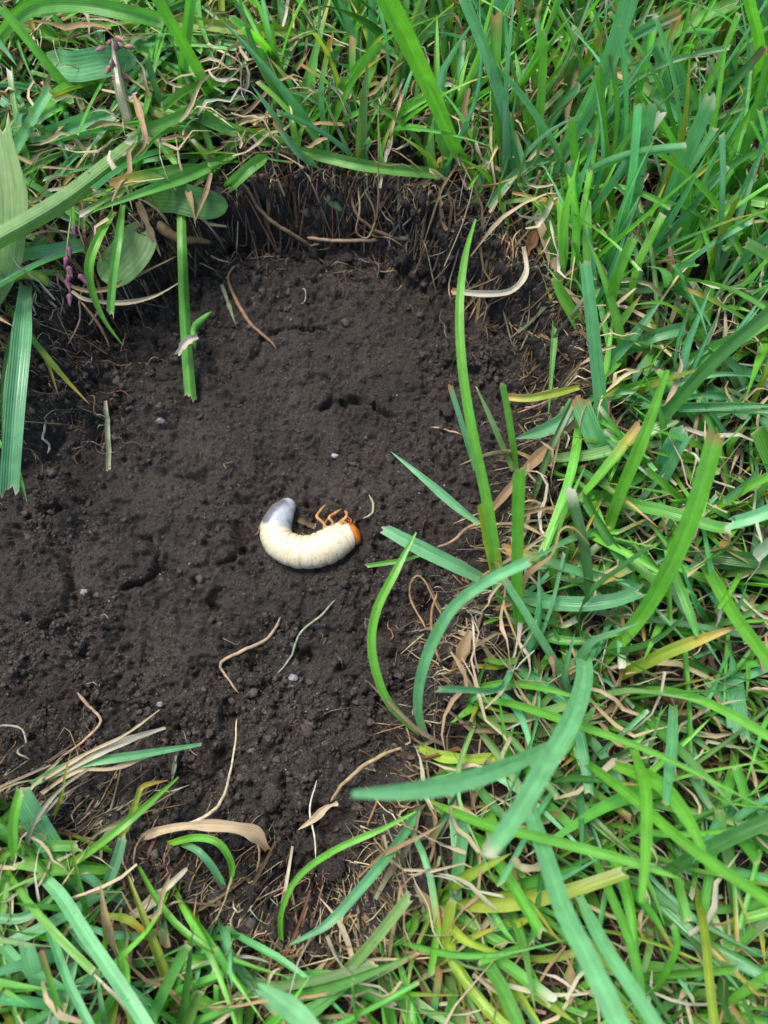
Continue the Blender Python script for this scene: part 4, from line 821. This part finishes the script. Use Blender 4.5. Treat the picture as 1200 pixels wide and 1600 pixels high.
RT('red-brown creeping stem under the dark oval leaf', [(225, 335, 1), (255, 358, 0), (285, 372, -3), (330, 378, -8)], [7, 9, 7, 3], 'O')
RT('fat yellow-green shoot behind the wide folded blade', [(-10, 455, 4), (25, 430, 6), (60, 432, 5), (85, 452, 0)], [6, 9, 8, 5], 'Y')

# ------------------------------------------------------------------ grass tufts: each shoot with its own blades
def inside_px(x, y, z=0.0):
    d = np.array([x, y, z]) - CP; k = float(np.dot(d, _v)); return 600 + F * d[0] / k, 800 - F * float(np.dot(d, _u)) / k
LAND = [(897, 379, 'the white pellet'), (748, 289, 'the large bright arching blade'), (835, 322, 'the long slanting blue-green blade'), (946, 640, 'the keeled fork-tipped blade'),
        (1040, 720, 'the wide square-cut grey-green blade'), (782, 948, 'the foot of the long narrow blade'), (1080, 800, 'the browned-tip near blade'), (900, 940, 'the torn dark twisted blade'),
        (668, 1155, 'the twin arching blades'), (720, 1040, 'the papery tan sheath'), (740, 1185, 'the orange dying leaf'), (908, 1020, 'the foot of the white-tipped near blade'), (1060, 1015, 'the pale brown-tipped blade'),
        (1145, 1090, 'the fringed grey-blue blade'), (850, 1330, 'the plunging near blade'), (700, 1440, 'the withered curled leaf'), (1100, 1340, 'the wide dark crossing blade'), (1050, 1480, 'the S-bent blade'),
        (560, 1480, 'the bottom soil gap'), (60, 1290, 'the broad pale square-topped blade'), (130, 1450, 'the long arched corner blade'), (300, 1300, 'the broad cream straw'), (320, 1510, 'the long thin cream straw'),
        (140, 95, 'the pale oval leaf'), (60, 210, 'the frayed blue-green blade'), (210, 230, 'the thick ribbed stem'), (108, 400, 'the purple flower spike'), (30, 520, 'the wide folded blade'), (300, 315, 'the dark oval leaf'),
        (285, 100, 'the straight blade above the stem'), (430, 225, 'the browned flat rim blade'), (560, 270, 'the rooted wall'), (1070, 150, 'the broad pointed blue-green blade'), (1175, 150, 'the tall folded bright blade'),
        (1012, 320, 'the blunt upright blade'), (960, 230, 'the long brown crossing straw'), (1130, 565, 'the long dark sloping blade'), (1070, 470, 'the white-threaded blunt blade'), (450, 60, 'the yellowed level blade'), (620, 60, 'the tip of the arching bright blade'), (1170, 400, 'the bent pale-ended blade')]
CNAME = {'B': 'bright green', 'G': 'mid green', 'C': 'blue-green', 'D': 'dark green', 'P': 'pale green', 'Y': 'yellow-green'}
NUM = ['no', 'one', 'two', 'three', 'four', 'five', 'six', 'seven', 'eight', 'nine']
def zone(u, v):     # vertical scale, flatness, main lean
    if v < 430 and u < 430: return .42, .78
    if u < 480 and v > 1100: return .50, .6
    if v < 520: return (.92, .28) if u > 780 else (.80, .30)
    if v < 1010: return .52, .46
    return .58, .44
def tuft_blades(x, y, u, v, nb, far=False):
    out = []; z0 = hz(x, y) - .0012
    vs_, flat = zone(u, v)
    main = rng.uniform(0, 6.283)
    if 480 < u and v > 1050: main = rng.normal(-.75, .7)
    elif v < 420 and u < 420: main = rng.normal(3.6, 1.4)
    elif v < 520: main = rng.normal(1.2, .9)
    for k in range(nb):
        L = rng.uniform(.024, .058); az = main + rng.normal(0, .9)
        lean = np.clip(rng.normal(flat, .22), .05, 1.15); curl = rng.uniform(.1, 1.5)
        d = np.array([math.cos(az), math.sin(az), 0]); side = np.array([-d[1], d[0], 0]) * rng.normal(0, .14)
        p = np.array([x, y, z0]) + np.array([rng.normal(0, .0012), rng.normal(0, .0012), 0]); P = [p.copy()]
        th = lean * .5; m = 6
        for q in range(m):
            P.append(P[-1] + (d * math.sin(th) + side * math.sin(q) + np.array([0, 0, math.cos(th) * vs_])) * L / m); th = min(th + (lean * .55 + curl * .9) / m, 2.0)
        P = np.array(P); P[1:, 2] = np.maximum(P[1:, 2], .0015)
        e = P[[3, 6]]
        if pit_dist(e[:, 0], e[:, 1]).max() > .0025: continue          # few fillers lean out over the hole
        out.append((P, rng.uniform(.0010, .0025) if rng.random() < .84 else rng.uniform(.0025, .0034)))
    return out
def blade_style(dom=None):
    r = rng.random()
    ck = dom if dom and rng.random() < .72 else 'B' if r < .30 else 'G' if r < .56 else 'C' if r < .84 else 'D' if r < .91 else 'P' if r < .95 else 'Y'
    t = rng.random(); tip = 'cut' if t < .40 else 'point'
    tc = None if rng.random() < .76 else ('white', 'brown', 'yellow')[rng.integers(3)]
    return ck, tip, tc
cand = rng.uniform([-.150, -.150], [.150, .215], (9000, 2)); cd = pit_dist(cand[:, 0], cand[:, 1]); pts = []; ntuft = 0; SEEN = set()
for (x, y), d_ in zip(cand, cd):
    if d_ > -.0015: continue
    u, v = inside_px(x, y)
    if u < -40 or u > 1240 or v < -60 or v > 1640: continue
    if any((x - a) ** 2 + (y - b) ** 2 < .0102 ** 2 for a, b in pts): continue
    pts.append((x, y))
for x, y in pts:
    u, v = inside_px(x, y); bl = tuft_blades(x, y, u, v, int(rng.integers(4, 8)))
    if not bl or ntuft >= 290: continue
    b0 = np.array([x, y, hz(x, y)]); root = empty('grass_tuft', b0); ntuft += 1
    hue = rng.normal(1, .14); vw = norm(np.array([rng.normal(0, .5), rng.normal(0, .5), 1])); dom = 'BGCBGCBGCDPY'[rng.integers(12)]; tips = []
    for P, wd in bl:
        ck, tip, tc = blade_style(dom); ac = Acc(); tips.append(tc)
        blade(ac, P, wd, pal(ck, .14) * hue, tip, roll=rng.normal(0, .5), twist=rng.normal(0, .6), fold=rng.uniform(.15, .6), n=13, cols=5, view=norm(vw + rng.normal(size=3) * .3), tipcol=tc)
        link('blade', ac.mesh('tuft_blade', True, b0), M_LEAF, root)
    dead = rng.random() < .45
    if dead:
        P, wd = bl[0]; Q = P.copy(); Q[:, :2] = P[0, :2] - (P[:, :2] - P[0, :2]) * .8; Q[:, 2] = P[0, 2] + (P[:, 2] - P[0, 2]) * .6
        ac = Acc(); blade(ac, Q, wd * .7, pal('TKT'[rng.integers(3)], .2), 'point', fold=.4, uneven=.5, twist=rng.normal(0, 1.5), base=PAL['T'], n=11)
        link('dead_blade', ac.mesh('tuft_blade', True, b0), M_DRY, root)
    land = min(LAND, key=lambda l: (l[0] - u) ** 2 + (l[1] - v) ** 2)
    what = ('one dead' if dead else 'one browned' if 'brown' in tips else 'one yellowed' if 'yellow' in tips else 'all green')
    l2 = sorted(LAND, key=lambda l: (l[0] - u) ** 2 + (l[1] - v) ** 2)[1]
    tl = f"{CNAME[dom]} tuft of {NUM[len(bl) + dead]} blades, {what}, near {land[2]}"
    if tl in SEEN:
        t2 = f"{CNAME[dom]} tuft of {NUM[len(bl) + dead]} blades between {land[2]} and {l2[2]}"
        if len(t2.split()) < 17 and t2 not in SEEN: tl = t2
    SEEN.add(tl); tag(root, tl, 'grass tuft', 'grass tufts of the lawn near ' + land[2])
print('tufts', ntuft)

# ------------------------------------------------------------------ understorey that nobody could count
def scatter(n, lo, hi, inner=-.001):
    c = rng.uniform(lo, hi, (n, 2)); d = pit_dist(c[:, 0], c[:, 1]); return c[d < inner]
acc = Acc()
for x, y in np.concatenate([scatter(1700, [-.13, -.14], [.13, .19]), scatter(2600, [-.21, -.21], [.21, .26]), scatter(3600, [-.34, -.34], [.34, .38])]):
    u, v = inside_px(x, y); far = u < -60 or u > 1260 or v < -90 or v > 1690
    for P, wd in tuft_blades(x, y, u, v, 2 if far else 1):
        if not far: P = P[0] + (P - P[0]) * np.array([.62, .62, .5])
        ck, tip, tc = blade_style()
        blade(acc, P, wd * (1.25 if far else .9), pal(ck, .16), tip, roll=rng.normal(0, .6), twist=rng.normal(0, .6), n=7, cols=3, view=norm(np.array([rng.normal(0, .4), rng.normal(0, .4), 1])), tipcol=tc)
tag(link('lawn_grass', acc.mesh('lawn_grass'), M_LEAF), 'dense short green grass filling the lawn between the tufts', 'grass', kind='stuff')
acc = Acc()
def litter(x, y, L, zl, wd, ck, up=.12):
    az = rng.uniform(0, 6.283); d = np.array([math.cos(az), math.sin(az), 0]); sd_ = np.array([-d[1], d[0], 0])
    P = []; b = rng.normal(0, .35)
    for t in np.linspace(-.5, .5, 5):
        q = np.array([x, y, 0]) + d * L * t + sd_ * L * b * (t * t) + sd_ * rng.normal(0, .05) * L
        q[2] = max(hz(q[0], q[1]), -DEPTH) + zl + up * L * rng.normal(0, .5); P.append(q)
    return np.array(P)
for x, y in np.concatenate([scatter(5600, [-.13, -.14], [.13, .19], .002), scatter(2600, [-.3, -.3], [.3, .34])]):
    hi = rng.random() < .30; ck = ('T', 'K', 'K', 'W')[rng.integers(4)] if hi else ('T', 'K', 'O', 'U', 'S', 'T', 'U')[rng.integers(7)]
    blade(acc, litter(x, y, rng.uniform(.006, .030), rng.uniform(.005, .014) if hi else rng.uniform(.0003, .0055), 0, ck), rng.uniform(.0003, .0013), pal(ck, .09) * (1.0 if hi else .7), 'point', roll=rng.normal(0, .8), twist=rng.normal(0, 2), fold=.35, n=7, cols=3, uneven=.5, base=PAL[ck], view=np.array([0, 0, 1.0]))  # low strands darker: more decayed, and shade of the gaps put into their colour
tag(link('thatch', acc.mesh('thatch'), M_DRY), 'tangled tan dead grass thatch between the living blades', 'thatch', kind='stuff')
acc = Acc()
cnd = rng.uniform([-.13, -.14], [.13, .15], (34000, 2)); dd = pit_dist(cnd[:, 0], cnd[:, 1])
rootspot = blobs(cnd[:, 0], cnd[:, 1], [(85, 590, 85), (120, 510, 50), (270, 1400, 80), (330, 1385, 60), (520, 1440, 70), (160, 1290, 50), (620, 330, 90), (790, 430, 70), (850, 540, 60), (450, 1440, 70), (690, 1000, 60), (420, 320, 70)], -.01)
pr = ((dd > -.006) & (dd < .011)) * (.10 + .5 * rootspot) + (dd >= .011) * (.34 * rootspot * (dd < .035) + .0025)
for (x, y), d_ in zip(cnd[rng.uniform(size=len(cnd)) < pr], dd[rng.uniform(size=len(cnd)) < 2]):
    L = rng.uniform(.003, .013); P = [np.array([x, y, hz(x, y) + rng.uniform(0, .0008)])]; az = rng.uniform(0, 6.283)
    for q in range(5):
        az += rng.normal(0, .7); n_ = P[-1] + np.array([math.cos(az), math.sin(az), 0]) * L / 5; n_[2] = hz(n_[0], n_[1]) + rng.uniform(.0001, .0014); P.append(n_)
    ck = ('U', 'O', 'U', 'T', 'T', 'W')[rng.integers(6)]
    tube(acc, P, rng.uniform(.00005, .00017), pal(ck, .25) * .7, n=10, sides=3)
for k in range(420):           # strands that hang from the cut edge down the sides
    q = rng.integers(len(RIM)); t = rng.random(); e = RIM[q] * (1 - t) + RIM[(q + 1) % len(RIM)] * t
    if abs(e[0]) > .125: continue
    gx = np.array([pit_dist(np.array([e[0] + .002]), np.array([e[1]]))[0] - pit_dist(np.array([e[0] - .002]), np.array([e[1]]))[0], pit_dist(np.array([e[0]]), np.array([e[1] + .002]))[0] - pit_dist(np.array([e[0]]), np.array([e[1] - .002]))[0]])
    gx = gx / (np.linalg.norm(gx) + 1e-9); sd_ = np.array([-gx[1], gx[0]]) * rng.normal(0, .8); p = e - gx * rng.uniform(0, .004); P = []
    for w_ in np.linspace(0, 1, 6):
        r_ = p + (gx * w_ + sd_ * w_ * w_) * rng.uniform(.006, .014) + rng.normal(size=2) * .0006; P.append([r_[0], r_[1], hz(r_[0], r_[1]) + rng.uniform(.0003, .0022)])
    ck = ('U', 'T', 'T', 'K', 'O')[rng.integers(5)]; tube(acc, P, rng.uniform(.00008, .00028), pal(ck, .2) * .85, n=14, sides=4)
tag(link('root_fibres', acc.mesh('root_fibres'), M_ROOT), 'mat of fine brown root fibres on the cut sides of the hole', 'roots', kind='stuff')
